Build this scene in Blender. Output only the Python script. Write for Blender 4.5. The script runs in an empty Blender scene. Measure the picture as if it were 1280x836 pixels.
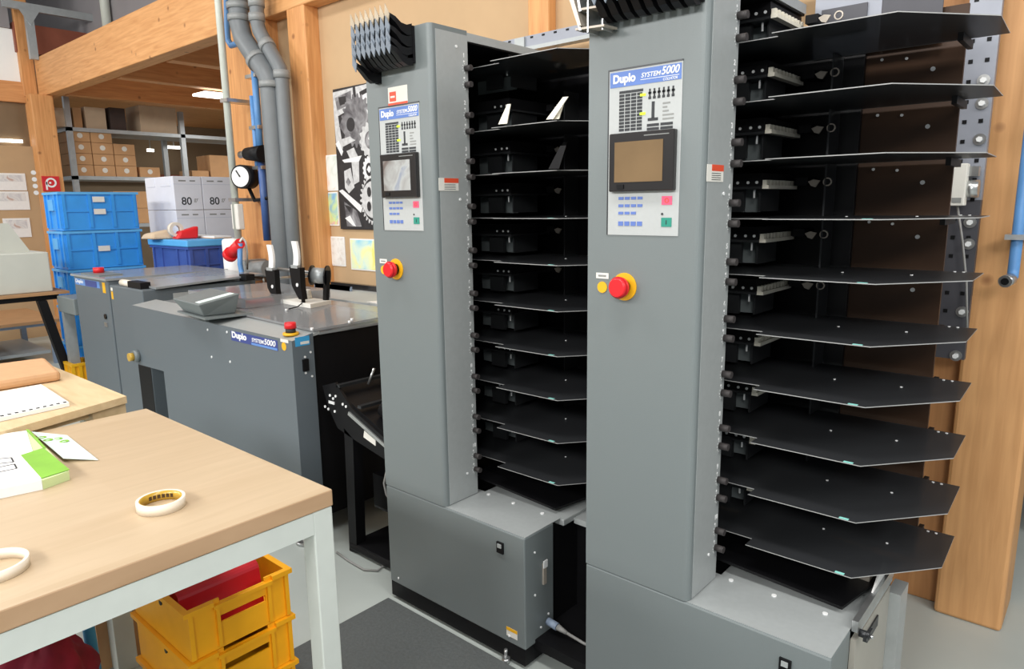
import bpy, bmesh, math, random
from mathutils import Matrix, Vector
from math import sin, cos, pi, radians
random.seed(7)
sc = bpy.context.scene
COL = sc.collection

# ------------------------------------------------------------------ camera
F = 870.36; YAW, PIT, ROL = radians(41.2764), radians(10.5426), radians(-0.7831); H = 1.5
fw = Vector((-sin(YAW)*cos(PIT), cos(YAW)*cos(PIT), -sin(PIT)))
rt = fw.cross(Vector((0, 0, 1))).normalized(); up = rt.cross(fw)
r2 = cos(ROL)*rt + sin(ROL)*up; u2 = -sin(ROL)*rt + cos(ROL)*up
cd = bpy.data.cameras.new('camera'); cam = bpy.data.objects.new('camera', cd); COL.objects.link(cam)
cd.sensor_width = 36; cd.sensor_fit = 'HORIZONTAL'; cd.lens = F*36/1280; cd.clip_end = 200; cd.clip_start = .05
cam.matrix_world = Matrix(((r2.x, u2.x, -fw.x, 0), (r2.y, u2.y, -fw.y, 0), (r2.z, u2.z, -fw.z, H), (0, 0, 0, 1)))
sc.camera = cam

def at(px, py, ax, val):
    """world point on the plane ax = val seen at a pixel of the 1280x836 photograph"""
    d = r2*((px-640)/F) + u2*(-(py-418)/F) + fw
    c = Vector((0, 0, H)); i = 'xyz'.index(ax)
    return c + d*((val-c[i])/d[i])

# ------------------------------------------------------------------ materials
def lin(c): return tuple(((v/255)/12.92 if v/255 <= .04045 else ((v/255+.055)/1.055)**2.4) for v in c) + (1,)
def new_mat(name):
    m = bpy.data.materials.new(name); m.use_nodes = True
    nt = m.node_tree; b = nt.nodes['Principled BSDF']; return m, nt, b
def mat(name, rgb, rough=.5, metal=0, var=.04, scale=30, bump=0, spec=None, emit=0):
    m, nt, b = new_mat(name)
    b.inputs['Roughness'].default_value = rough; b.inputs['Metallic'].default_value = metal
    if spec is not None: b.inputs['Specular IOR Level'].default_value = spec
    col = lin(rgb); b.inputs['Base Color'].default_value = col
    if var or bump:
        tc = nt.nodes.new('ShaderNodeTexCoord'); n = nt.nodes.new('ShaderNodeTexNoise')
        n.inputs['Scale'].default_value = scale; n.inputs['Detail'].default_value = 4
        nt.links.new(tc.outputs['Object'], n.inputs['Vector'])
        r = nt.nodes.new('ShaderNodeValToRGB')
        r.color_ramp.elements[0].position = .3; r.color_ramp.elements[1].position = .7
        r.color_ramp.elements[0].color = tuple(v*(1-var) for v in col[:3])+(1,)
        r.color_ramp.elements[1].color = tuple(min(1, v*(1+var)) for v in col[:3])+(1,)
        nt.links.new(n.outputs['Fac'], r.inputs['Fac']); nt.links.new(r.outputs['Color'], b.inputs['Base Color'])
        if bump:
            bp = nt.nodes.new('ShaderNodeBump'); bp.inputs['Strength'].default_value = bump; bp.inputs['Distance'].default_value = .004
            nt.links.new(n.outputs['Fac'], bp.inputs['Height']); nt.links.new(bp.outputs['Normal'], b.inputs['Normal'])
    if emit:
        b.inputs['Emission Color'].default_value = col; b.inputs['Emission Strength'].default_value = emit
    return m
def wood(name, a, c, stretch=(1, 1, 1), rough=.5, knots=True, scale=3, blocks=None):
    m, nt, b = new_mat(name); b.inputs['Roughness'].default_value = rough
    tc = nt.nodes.new('ShaderNodeTexCoord'); mp = nt.nodes.new('ShaderNodeMapping'); mp.inputs['Scale'].default_value = stretch
    n = nt.nodes.new('ShaderNodeTexNoise'); n.inputs['Scale'].default_value = scale; n.inputs['Detail'].default_value = 6; n.inputs['Distortion'].default_value = .6
    r = nt.nodes.new('ShaderNodeValToRGB'); r.color_ramp.elements[0].position = .3; r.color_ramp.elements[1].position = .72
    r.color_ramp.elements[0].color = lin(a); r.color_ramp.elements[1].color = lin(c)
    nt.links.new(tc.outputs['Object'], mp.inputs['Vector']); nt.links.new(mp.outputs['Vector'], n.inputs['Vector'])
    nt.links.new(n.outputs['Fac'], r.inputs['Fac']); out = r.outputs['Color']
    if knots:
        v = nt.nodes.new('ShaderNodeTexVoronoi'); v.inputs['Scale'].default_value = 5.5
        nt.links.new(tc.outputs['Object'], v.inputs['Vector'])
        r3 = nt.nodes.new('ShaderNodeValToRGB'); r3.color_ramp.elements[0].position = .05; r3.color_ramp.elements[1].position = .13
        r3.color_ramp.elements[0].color = (.35, .25, .2, 1); r3.color_ramp.elements[1].color = (1, 1, 1, 1)
        nt.links.new(v.outputs['Distance'], r3.inputs['Fac'])
        mx = nt.nodes.new('ShaderNodeMix'); mx.data_type = 'RGBA'; mx.blend_type = 'MULTIPLY'; mx.inputs['Factor'].default_value = .75
        nt.links.new(out, mx.inputs['A']); nt.links.new(r3.outputs['Color'], mx.inputs['B']); out = mx.outputs['Result']
    if blocks:
        br = nt.nodes.new('ShaderNodeTexBrick'); br.inputs['Scale'].default_value = 1; br.inputs['Brick Width'].default_value = blocks[0]; br.inputs['Row Height'].default_value = blocks[1]
        br.inputs['Mortar Size'].default_value = 0; br.inputs['Color1'].default_value = (1, 1, 1, 1); br.inputs['Color2'].default_value = (.9, .87, .83, 1)
        mp2 = nt.nodes.new('ShaderNodeMapping'); mp2.inputs['Rotation'].default_value = (0, 0, pi/2)
        nt.links.new(tc.outputs['Object'], mp2.inputs['Vector']); nt.links.new(mp2.outputs['Vector'], br.inputs['Vector'])
        mx = nt.nodes.new('ShaderNodeMix'); mx.data_type = 'RGBA'; mx.blend_type = 'MULTIPLY'; mx.inputs['Factor'].default_value = .8
        nt.links.new(out, mx.inputs['A']); nt.links.new(br.outputs['Color'], mx.inputs['B']); out = mx.outputs['Result']
    nt.links.new(out, b.inputs['Base Color']); return m
def clear(name, rgb, transp, rough=.08, body=(10, 10, 11), fac=.5, noise=False):
    """see-through plastic: transparent mixed with a glossy body"""
    m = bpy.data.materials.new(name); m.use_nodes = True; nt = m.node_tree
    b = nt.nodes['Principled BSDF']; o = nt.nodes['Material Output']
    b.inputs['Base Color'].default_value = lin(body); b.inputs['Roughness'].default_value = rough
    t = nt.nodes.new('ShaderNodeBsdfTransparent'); t.inputs['Color'].default_value = lin(rgb)
    mx = nt.nodes.new('ShaderNodeMixShader'); mx.inputs['Fac'].default_value = fac
    nt.links.new(t.outputs[0], mx.inputs[1]); nt.links.new(b.outputs[0], mx.inputs[2]); nt.links.new(mx.outputs[0], o.inputs['Surface'])
    return m
def blotch(name, cols, scale=14, rough=.8):
    m, nt, b = new_mat(name); b.inputs['Roughness'].default_value = rough
    tc = nt.nodes.new('ShaderNodeTexCoord'); n = nt.nodes.new('ShaderNodeTexNoise'); n.inputs['Scale'].default_value = scale; n.inputs['Detail'].default_value = 3; n.inputs['Distortion'].default_value = 1.2
    r = nt.nodes.new('ShaderNodeValToRGB'); e = r.color_ramp.elements
    for i, c in enumerate(cols):
        p = .28+.44*i/(len(cols)-1)
        q = e[i] if i < 2 else e.new(p)
        q.position = p; q.color = lin(c)
    nt.links.new(tc.outputs['Object'], n.inputs['Vector']); nt.links.new(n.outputs['Fac'], r.inputs['Fac']); nt.links.new(r.outputs['Color'], b.inputs['Base Color'])
    return m

M = {}
M['panel'] = mat('grey_powder_coat', (115, 123, 124), .42, .0, .03, 400, .05)
M['panel_dark'] = mat('slate_powder_coat', (97, 106, 112), .42, 0, .03, 400, .05)
M['panel_light'] = mat('light_grey_sheet', (164, 169, 169), .35, .1, .03, 60)
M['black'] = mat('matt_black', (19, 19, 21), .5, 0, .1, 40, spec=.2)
M['black_gloss'] = mat('gloss_black', (15, 15, 17), .35, 0, 0, spec=.3)
M['brown_black'] = mat('brown_reflect_plate', (66, 46, 32), .45, 0, .15, 6, spec=.25)  # brown of the reflected room put into the plate colour
M['dark_steel'] = mat('dark_steel', (60, 62, 64), .35, .5, .1, 20)
M['knob'] = mat('knob_rubber', (52, 48, 48), .6, 0, .05)
M['steel'] = mat('brushed_steel', (190, 192, 192), .3, .85, .05, 60)
M['satin'] = mat('satin_steel', (176, 172, 162), .35, .25, .05, 6)
M['screw'] = mat('screw_head', (236, 238, 238), .3, .05, 0)
M['white_print'] = mat('white_print', (235, 236, 236), .6, 0, 0)
M['fascia'] = mat('fascia_grey', (178, 182, 182), .45, 0, .02, 80)
M['blue_hdr'] = mat('header_blue', (88, 122, 192), .45, 0, .05, 20)
M['navy'] = mat('label_navy', (58, 72, 138), .45, 0, .05, 20)
M['midblue'] = mat('label_mid_blue', (98, 140, 205), .45, 0, 0)
M['dark_print'] = mat('dark_print', (45, 48, 52), .6, 0, 0)
M['grey_print'] = mat('grey_print', (140, 142, 140), .6, 0, 0)
M['key_blue'] = mat('key_blue', (92, 118, 186), .5, 0, 0)
M['pink'] = mat('key_pink', (232, 92, 128), .5, 0, 0)
M['green_key'] = mat('key_green', (34, 138, 120), .5, 0, 0)
M['lime'] = mat('lamp_lime', (205, 240, 40), .5, 0, 0, emit=.6)
M['screen_reflect_brown'] = mat('screen_reflect_brown', (120, 98, 70), .15, 0, .12, 8)  # brownish room reflection painted as the screen colour
M['screen_reflect_grey'] = blotch('screen_reflect_grey', [(110, 100, 96), (150, 150, 148), (175, 178, 178), (130, 140, 160)], 9, .2)  # blotches paint the grey room mirrored in the screen
M['bezel'] = mat('bezel_black', (40, 38, 38), .2, 0, 0)
M['red'] = mat('button_red', (222, 30, 40), .35, 0, 0)
M['yellow'] = mat('label_yellow', (236, 178, 28), .45, 0, .03)
M['orange_red'] = mat('label_orange', (222, 82, 52), .5, 0, 0)
M['label'] = mat('label_white', (226, 224, 216), .6, 0, .02)
M['tray'] = clear('smoked_tray', (150, 152, 154), .4, .30, (66, 68, 71), .56)
M['tray_edge'] = mat('tray_edge', (160, 161, 160), .3, 0, 0)  # pale colour paints the highlight along the glossy tray rims
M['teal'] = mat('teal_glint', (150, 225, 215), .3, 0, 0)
M['ivory'] = mat('ivory_comb', (236, 231, 214), .5, 0, .05)
M['tip_grey'] = mat('grey_tip', (128, 138, 150), .35, 0, .1, 30)
M['tip'] = mat('pale_tip', (190, 176, 154), .4, 0, .1, 30)
M['clip'] = mat('clip_metal', (186, 177, 164), .35, .3, 0)
M['lid'] = clear('clear_lid', (222, 224, 226), .8, .1, (190, 192, 194), .42)
M['smoke_plate'] = mat('lid_grey', (142, 146, 148), .2, 0, .06, 8)
M['wood'] = wood('glulam_vertical', (200, 138, 82), (226, 166, 106), (14, 14, 1), .55)
M['wood_h'] = wood('glulam_along', (206, 146, 90), (232, 176, 118), (1, 14, 14), .55)
M['wood_y'] = wood('glulam_across', (204, 140, 86), (226, 166, 108), (14, 1, 14), .55)
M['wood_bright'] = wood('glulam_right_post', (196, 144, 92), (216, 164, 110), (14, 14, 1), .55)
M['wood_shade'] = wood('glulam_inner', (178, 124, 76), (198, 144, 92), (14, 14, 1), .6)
M['tan'] = mat('tan_board_wall', (191, 160, 122), .75, 0, .035, 5)
M['red_wood'] = mat('red_brown_timber', (150, 84, 62), .6, 0, .1, 6)
M['grey_wall'] = mat('grey_wall', (150, 146, 148), .8, 0, .04, 3)
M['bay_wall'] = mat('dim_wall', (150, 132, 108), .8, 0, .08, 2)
M['bench_top'] = wood('beech_bench', (190, 169, 139), (198, 177, 148), (12, 1.5, 12), .42, False, 3, (.6, .11))
M['bench_edge'] = wood('beech_edge', (176, 142, 108), (190, 156, 122), (4, 1, 4), .5, False)
M['ply'] = wood('pale_board', (206, 180, 138), (222, 198, 158), (2, 10, 10), .55, False)
M['frame_white'] = mat('frame_white', (206, 212, 206), .4, 0, .03, 20)
M['crate_yellow'] = mat('crate_yellow', (252, 178, 22), .45, 0, .05, 14)
M['red_sheet'] = mat('red_sheet', (188, 20, 38), .4, 0, .08, 8)
M['red_cloth'] = mat('red_cloth', (128, 18, 46), .85, 0, .3, 12, .4)
M['crate_blue'] = mat('crate_blue', (56, 154, 234), .45, 0, .06, 8)
M['crate_blue_pale'] = mat('crate_blue_pale', (92, 176, 236), .45, 0, .05, 8)
M['crate_navy'] = mat('crate_navy', (60, 86, 160), .5, 0, .06, 8)
M['carton'] = mat('carton_brown', (196, 152, 108), .8, 0, .05, 10)
M['carton_pale'] = mat('carton_pale', (206, 184, 156), .8, 0, .05, 10)
M['carton_dark'] = mat('carton_dark', (74, 62, 58), .8, 0, .1, 10)
M['white_box'] = mat('white_carton', (226, 228, 236), .6, 0, .03, 8)
M['white_box_side'] = mat('white_carton_side', (190, 198, 216), .6, 0, .05, 8)
M['paper'] = mat('white_paper', (240, 240, 238), .7, 0, .02, 30)
M['rack'] = mat('galvanised', (178, 184, 186), .4, .4, .06, 20)
M['pipe'] = mat('drain_grey', (112, 117, 120), .45, 0, .05, 12)
M['pipe_ring'] = mat('drain_ring', (140, 143, 143), .4, 0, .03)
M['conduit'] = mat('white_conduit', (205, 210, 200), .4, 0, .03)
M['air_blue'] = mat('air_hose_blue', (92, 144, 200), .4, 0, .05)
M['air_navy'] = mat('air_pipe_navy', (62, 92, 148), .4, 0, .05)
M['floor'] = mat('floor_concrete', (178, 186, 182), .4, 0, .06, 2.2)
M['mat'] = mat('rubber_mat', (84, 88, 88), .7, 0, .12, 90, .5)
M['green'] = mat('leaf_green', (130, 186, 62), .5, 0, .1, 12)
M['pale_green'] = mat('pale_green', (200, 218, 160), .6, 0, .05, 12)
M['mint'] = mat('mint_card', (222, 240, 236), .6, 0, .02)
M['tape_gold'] = mat('tape_gold', (196, 158, 62), .25, 0, .1, 20)
M['tape_white'] = mat('tape_white', (232, 222, 205), .5, 0, .03)
M['tape_brown'] = mat('tape_print', (74, 54, 30), .4, 0, .1)
M['beige_machine'] = mat('pale_grey_case', (196, 200, 192), .5, 0, .02, 10)
M['desk_brown'] = mat('desk_edge', (172, 132, 92), .6, 0, .06, 10)
M['blue_grey'] = mat('blue_grey_frame', (142, 158, 180), .5, 0, .04)
M['cable_grey'] = mat('cable_grey', (150, 150, 148), .5, 0, 0)
M['cork'] = mat('brown_pad', (204, 160, 118), .7, 0, .04, 30)
M['sky_blue'] = mat('sticker_blue', (64, 160, 214), .5, 0, 0)
M['slot_steel'] = mat('slotted_steel', (146, 150, 160), .45, .15, .04, 20)
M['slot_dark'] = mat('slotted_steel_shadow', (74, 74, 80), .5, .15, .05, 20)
M['yellow_box'] = mat('pen_tray_yellow', (232, 222, 148), .6, 0, .03)
M['lamp'] = mat('lamp_tube', (255, 252, 240), .5, 0, 0, emit=4)
M['window'] = mat('bright_window', (226, 226, 222), .3, 0, .02, 3, emit=.25)
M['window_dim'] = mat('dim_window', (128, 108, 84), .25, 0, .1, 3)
M['sign_red'] = mat('sign_red', (206, 34, 44), .5, 0, 0)
M['fog_red'] = mat('plug_red', (228, 40, 46), .4, 0, 0)
M['dark_bg'] = mat('dark_trolley', (58, 48, 46), .6, 0, .2, 6)
M['p_dark'] = mat('print_dark', (38, 36, 38), .6, 0, .3, 30)
M['p_mid'] = blotch('print_mid', [(70, 66, 70), (120, 118, 120), (165, 164, 166)], 10)
M['p_light'] = mat('print_light', (196, 196, 196), .6, 0, .2, 30)
M['p_white'] = mat('print_white', (228, 228, 228), .6, 0, .05, 30)
M['draw_a'] = blotch('drawing_figures', [(206, 216, 206), (228, 232, 226), (236, 238, 234), (232, 214, 200)], 8)
M['draw_b'] = blotch('drawing_colours', [(120, 170, 214), (170, 204, 190), (210, 226, 150), (226, 180, 160), (176, 190, 220)], 9)
M['draw_c'] = blotch('drawing_white', [(216, 208, 200), (232, 230, 224), (240, 238, 232)], 22)
M['draw_d'] = blotch('drawing_yellow', [(150, 208, 226), (214, 232, 214), (236, 236, 170), (238, 226, 120)], 6)
M['photo_a'] = blotch('notice_print', [(150, 150, 160), (205, 205, 208), (230, 230, 228), (196, 170, 160)], 9)

# ------------------------------------------------------------------ builders
ORG = {}
class MB:
    def __init__(s, *mats): s.v = []; s.f = []; s.m = []; s.sm = []; s.mats = [M[x] for x in mats]; s.T = None
    def vert(s, p):
        p = Vector(p)
        if s.T: p = s.T @ p
        s.v.append(p); return len(s.v)-1
    def face(s, idx, m=0, smooth=False): s.f.append(tuple(idx)); s.m.append(m); s.sm.append(smooth)
    def box(s, x0, x1, y0, y1, z0, z1, m=0):
        i = [s.vert(p) for p in ((x0, y0, z0), (x1, y0, z0), (x1, y1, z0), (x0, y1, z0), (x0, y0, z1), (x1, y0, z1), (x1, y1, z1), (x0, y1, z1))]
        for q in ((0, 3, 2, 1), (4, 5, 6, 7), (0, 1, 5, 4), (1, 2, 6, 5), (2, 3, 7, 6), (3, 0, 4, 7)): s.face([i[k] for k in q], m)
        return s
    def hexa(s, pts, m=0):
        i = [s.vert(p) for p in pts]
        for q in ((0, 3, 2, 1), (4, 5, 6, 7), (0, 1, 5, 4), (1, 2, 6, 5), (2, 3, 7, 6), (3, 0, 4, 7)): s.face([i[k] for k in q], m)
        return s
    def prism(s, pts, ax, a, b, m=0, me=None):
        def mk(p, t): return {'x': (t, p[0], p[1]), 'y': (p[0], t, p[1]), 'z': (p[0], p[1], t)}[ax]
        n = len(pts); A = [s.vert(mk(p, a)) for p in pts]; B = [s.vert(mk(p, b)) for p in pts]
        s.face(A[::-1], m); s.face(B, m)
        for k in range(n): s.face((A[k], A[(k+1) % n], B[(k+1) % n], B[k]), m if me is None else me)
        return s
    def cyl(s, p0, p1, r, n=16, m=0, r1=None, mcap=None, cap=True):
        p0, p1 = Vector(p0), Vector(p1); d = (p1-p0).normalized()
        a = d.orthogonal().normalized(); b = d.cross(a); r1 = r if r1 is None else r1
        A = []; B = []
        for k in range(n):
            t = 2*pi*k/n; o = a*cos(t)+b*sin(t)
            A.append(s.vert(p0+o*r)); B.append(s.vert(p1+o*r1))
        for k in range(n): s.face((A[k], A[(k+1) % n], B[(k+1) % n], B[k]), m, True)
        if cap: s.face(A[::-1], m if mcap is None else mcap); s.face(B, m if mcap is None else mcap)
        return s
    def tube(s, pts, r, n=10, m=0):
        pts = [Vector(p) for p in pts]; rings = []; a = None
        for i, p in enumerate(pts):
            d = ((pts[min(i+1, len(pts)-1)]-p).normalized() + (p-pts[max(i-1, 0)]).normalized()).normalized()
            if a is None: a = d.orthogonal().normalized()
            a = (a-d*a.dot(d)).normalized(); b = d.cross(a)
            rings.append([s.vert(p+(a*cos(2*pi*k/n)+b*sin(2*pi*k/n))*r) for k in range(n)])
        for R, Q in zip(rings, rings[1:]):
            for k in range(n): s.face((R[k], R[(k+1) % n], Q[(k+1) % n], Q[k]), m, True)
        s.face(rings[0][::-1], m); s.face(rings[-1], m); return s
    def ring(s, c, axis, ro, ri, h, n=32, m=0, mi=None):
        c = Vector(c); d = Vector(axis).normalized(); a = d.orthogonal().normalized(); b = d.cross(a); L = []
        for (r, t) in ((ro, 0), (ro, h), (ri, h), (ri, 0)):
            L.append([s.vert(c+d*t+(a*cos(2*pi*k/n)+b*sin(2*pi*k/n))*r) for k in range(n)])
        for j in range(4):
            for k in range(n): s.face((L[j][k], L[j][(k+1) % n], L[(j+1) % 4][(k+1) % n], L[(j+1) % 4][k]), mi if (mi is not None and j == 2) else m, j in (0, 2))
        return s
    def poly(s, pts, m=0): s.face([s.vert(p) for p in pts], m); return s
    def build(s, name, parent=None, loc=None, bevel=0, label=None, cat=None, group=None, kind=None):
        o0 = ORG[parent.name] if parent else Vector(loc if loc is not None else (0, 0, 0))
        me = bpy.data.meshes.new(name); me.from_pydata([v-o0 for v in s.v], [], s.f)
        for x in s.mats: me.materials.append(x)
        for p, m, sm in zip(me.polygons, s.m, s.sm): p.material_index = m; p.use_smooth = sm
        bm = bmesh.new(); bm.from_mesh(me); bmesh.ops.recalc_face_normals(bm, faces=bm.faces); bm.to_mesh(me); bm.free()
        o = bpy.data.objects.new(name, me); COL.objects.link(o)
        if parent: o.parent = parent
        else: o.location = o0
        ORG[o.name] = o0
        if bevel:
            b = o.modifiers.new('bevel', 'BEVEL'); b.width = bevel; b.segments = 2; b.limit_method = 'ANGLE'; b.angle_limit = radians(50)
        tag(o, label, cat, group, kind); return o
def tag(o, label=None, cat=None, group=None, kind=None):
    for k, v in (('label', label), ('category', cat), ('group', group), ('kind', kind)):
        if v: o[k] = v
    return o
def thing(name, label, cat, loc, group=None):
    o = bpy.data.objects.new(name, None); COL.objects.link(o); o.location = loc; o.empty_display_size = .1
    ORG[o.name] = Vector(loc); return tag(o, label, cat, group)
def copy_tree(o, parent=None):
    c = o.copy(); COL.objects.link(c)
    if parent: c.parent = parent; c.matrix_parent_inverse = o.matrix_parent_inverse
    ORG[c.name] = ORG[o.name].copy()
    for ch in list(o.children): copy_tree(ch, c)
    return c
def text(name, body, size, loc, mode, m, parent, shear=0, bold=0, align='LEFT', ext=.0004, fit=None):
    """flat lettering; mode is the plane it lies on: 'f' faces -Y, 's' faces +X, 't' faces up"""
    cu = bpy.data.curves.new(name, 'FONT'); cu.body = body; cu.size = size; cu.extrude = ext; cu.shear = shear; cu.offset = bold; cu.align_x = align
    ob = bpy.data.objects.new(name+'_tmp', cu); COL.objects.link(ob)
    dg = bpy.context.evaluated_depsgraph_get(); me = bpy.data.meshes.new_from_object(ob.evaluated_get(dg))
    bpy.data.objects.remove(ob)
    if fit:
        xs = [v.co.x for v in me.vertices]; ys = [v.co.y for v in me.vertices]
        kx, ky = fit[0]/(max(xs)-min(xs)), fit[1]/(max(ys)-min(ys)); x0_, y0_ = min(xs), min(ys)
        for v in me.vertices: v.co.x = (v.co.x-x0_)*kx; v.co.y = (v.co.y-y0_)*ky
    R = {'f': Matrix.Rotation(pi/2, 4, 'X'), 's': Matrix.Rotation(pi/2, 4, 'Z') @ Matrix.Rotation(pi/2, 4, 'X'), 't': Matrix.Identity(4)}[mode] if isinstance(mode, str) else mode
    me.transform(Matrix.Translation(Vector(loc)-ORG[parent.name]) @ R)
    me.materials.clear(); me.materials.append(M[m])
    o = bpy.data.objects.new(name, me); COL.objects.link(o); o.parent = parent; ORG[o.name] = ORG[parent.name]
    return o
def struct(name, mb, bevel=0): return mb.build(name, kind='structure', bevel=bevel)

# ------------------------------------------------------------------ the hall
struct('floor', MB('floor').box(-18, 6, -6, 10, -.1, 0))
struct('ceiling', MB('grey_wall').box(-18, 6, -6, 10, 5.2, 5.3))
struct('wall_back', MB('tan').box(-4.8, -.42, 2.9, 3.0, 0, 5.2))
struct('wall_left', MB('tan').box(-9.95, -9.8, -6, 2.9, 0, 2.25))
struct('wall_left_upper', MB('grey_wall').box(-9.95, -9.8, -6, 2.6, 3.55, 5.2))
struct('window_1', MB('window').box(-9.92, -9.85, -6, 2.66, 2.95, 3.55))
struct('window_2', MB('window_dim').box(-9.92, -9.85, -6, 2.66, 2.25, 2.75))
struct('trim_1', MB('wood_y').box(-9.95, -9.80, -6, 2.66, 2.74, 2.97))
struct('wall_upper', MB('grey_wall').box(-16, -4.8, 3.4, 3.5, 3.1, 5.2))
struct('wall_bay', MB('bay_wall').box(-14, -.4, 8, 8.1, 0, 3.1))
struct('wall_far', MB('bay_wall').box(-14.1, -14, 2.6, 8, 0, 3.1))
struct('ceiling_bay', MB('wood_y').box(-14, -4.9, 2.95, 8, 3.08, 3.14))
struct('trim_2', MB('wood_h').box(-9.76, -3.2, 2.785, 2.94, 2.81, 3.24), .008)          # long beam
struct('trim_3', MB('wood').box(-9.62, -9.45, 2.61, 2.84, 0, 2.805), .01)                    # corner post
struct('trim_15', MB('wood').box(-9.95, -9.81, 2.66, 2.9, 2.25, 2.81), .006)
struct('trim_4', MB('wood').box(-9.85, -9.78, 2.645, 2.79, 2.81, 3.9), .01)
struct('trim_5', MB('wood').box(-5.36, -4.74, 2.8, 3.0, 0, 2.82), .01)                  # post behind pipes
struct('trim_6', MB('wood').box(-4.44, -4.23, 2.79, 2.905, 0, 2.82), .008)              # stud
struct('trim_7', MB('wood').box(-2.36, -2.23, 2.84, 2.905, 0, 5.1), .008)
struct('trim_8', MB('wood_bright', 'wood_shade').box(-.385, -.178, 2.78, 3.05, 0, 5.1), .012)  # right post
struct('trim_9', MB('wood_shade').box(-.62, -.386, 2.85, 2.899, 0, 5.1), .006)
for k, (x, z) in enumerate(((-6.58, 2.81), (-7.77, 2.81), (-9.3, 2.81))):
    struct('trim_%d' % (10+k), MB('wood_y').box(x-.14, x, 2.96, 8, z, 3.078))
struct('trim_13', MB('red_wood').box(-9.98, -9.79, 2.63, 8, 3.30, 3.62))
struct('trim_14', MB('carton_pale').box(-14, -.4, 2.99, 3.38, 3.12, 3.2))
# strut channel and steel above the long beam
t = thing('strut_channel', 'grey steel channel hanging above the long timber beam at the corner', 'bracket', (-9.6, 2.6, 3.2))
MB('rack').box(-9.62, -9.57, 2.5, 3.9, 3.72, 3.80).build('rail', t)
MB('rack').box(-9.62, -9.56, 2.70, 2.78, 3.2, 3.72).build('hanger', t)
MB('rack').prism([(2.64, 3.72), (2.84, 3.72), (2.74, 3.56)], 'x', -9.56, -9.55).build('gusset', t)
t = MB('conduit').cyl((-9.0, 3.34, 3.1), (-9.0, 3.34, 5.0), .05, 12).build('vertical_duct', loc=(-9, 3.34, 3.1), label='pale vertical duct rising behind the long timber beam', cat='pipe')
# lamps in view, and one lamp reflection in the window
o = MB('lamp', 'rack').box(-8.15, -7.85, 3.85, 4.15, 2.76, 2.785).build('ceiling_lamp', loc=(-8, 4, 2.78), label='bright square lamp under the wooden ceiling of the storage bay', cat='lamp')
for k, (a, b, y, lb) in enumerate(((207, 228, 184, 'long bright strip light far behind the storage rack'), (184, 192, 188, 'short bright strip light low behind the rack'))):
    p = at(a, y, 'x', -13.6); q = at(b, y, 'x', -13.6)
    MB('lamp').box(-13.62, -13.58, p.y, q.y, p.z-.02, p.z+.03).build('strip_light', loc=p, label=lb, cat='lamp'); MB('rack').box(-13.605, -13.595, (p.y+q.y)/2-.01, (p.y+q.y)/2+.01, p.z+.03, 3.08).build('hanger_rod', bpy.context.scene.objects[-1] if False else [o for o in COL.objects if o.name.startswith('strip_light')][-1])
p = at(0, 175, 'x', -9.83); q = at(28, 176, 'x', -9.83)
MB('lamp').box(-9.845, -9.82, p.y, q.y, p.z-.02, p.z+.015).build('strip_light', loc=p, label='white glowing strip imitating a lamp reflection in the dim window above the pin board', cat='lamp')  # reflected lamp made as a glowing bar; no fixture hangs here
# notices on the left wall
for k, (a, b, c, d, lb) in enumerate(((-6, 34, 216, 238, 'colour photo notice, upper of the pair on the left wall'), (-6, 38, 239, 262, 'colour photo notice, lower of the pair on the left wall'), (3, 40, 273, 296, 'small white notice pinned below the two photo notices'))):
    p = at(a, c, 'x', -9.79); q = at(b, d, 'x', -9.79)
    t = MB('paper').box(-9.799, -9.79, p.y, q.y, q.z, p.z).build('wall_notice', loc=(-9.795, p.y, q.z), label=lb, cat='paper', group='notices on the left wall')
    MB('photo_a').box(-9.79, -9.788, p.y+.03, q.y-.03, q.z+.1, p.z-.02).build('printed_picture', t)
p = at(52, 220, 'x', -9.43); q = at(76, 239, 'x', -9.43)
t = MB('sign_red').box(-9.45, -9.43, p.y, q.y, q.z, p.z).build('fire_hose_sign', loc=(-9.415, p.y, q.z), label='red square fire hose sign on the corner post', cat='sign')
cy, cz = (p.y+q.y)/2, (p.z+q.z)/2
s_ = MB('white_print'); s_.ring((-9.43, cy, cz+.012), (1, 0, 0), .055, .036, .003, 24)
s_.box(-9.43, -9.427, cy-.058, cy-.04, cz-.07, cz+.02); s_.box(-9.43, -9.427, cy-.02, cy+.0, cz-.0, cz+.02)
s_.build('hose_symbol', t)
s_ = MB('white_print')
p = at(44, 228, 'x', -9.43)
for k in range(4): s_.cyl((-9.45, p.y, p.z+.11-.075*k), (-9.44, p.y, p.z+.11-.075*k), .025, 12)
s_.build('marker_dots', t)

# ------------------------------------------------------------------ pipes and fittings by the post
t = thing('drain_pipe', 'thick grey drain pipe with a long offset bend beside the timber post', 'pipe', (-4.7, 2.62, 0))
def P(px, py, y): return at(px, py, 'y', y)
pth = [Vector((P(297, -20, 2.62).x, 2.62, 5.19)), P(297, -20, 2.62), P(299, 28, 2.62), P(304, 48, 2.62), P(313, 62, 2.62), P(332, 90, 2.62), P(337, 101, 2.62), P(338, 118, 2.62)]
x0 = pth[-1].x; pth += [Vector((x0, 2.62, 1.6)), Vector((x0, 2.62, .02))]
MB('pipe').tube(pth, .066, 18).build('pipe_run', t)
for px, py, r, ax in ((297.5, 8, .076, 'v'), (298.5, 23, .074, 'v'), (322, 76, .076, 'd'), (338, 106, .074, 'v')):
    c = P(px, py, 2.62); d = (0, 0, 1) if ax == 'v' else (P(332, 90, 2.62)-P(313, 62, 2.62)).normalized()
    MB('pipe_ring').cyl(c-Vector(d)*.02, c+Vector(d)*.02, r, 18).build('socket_ring', t)
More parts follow.
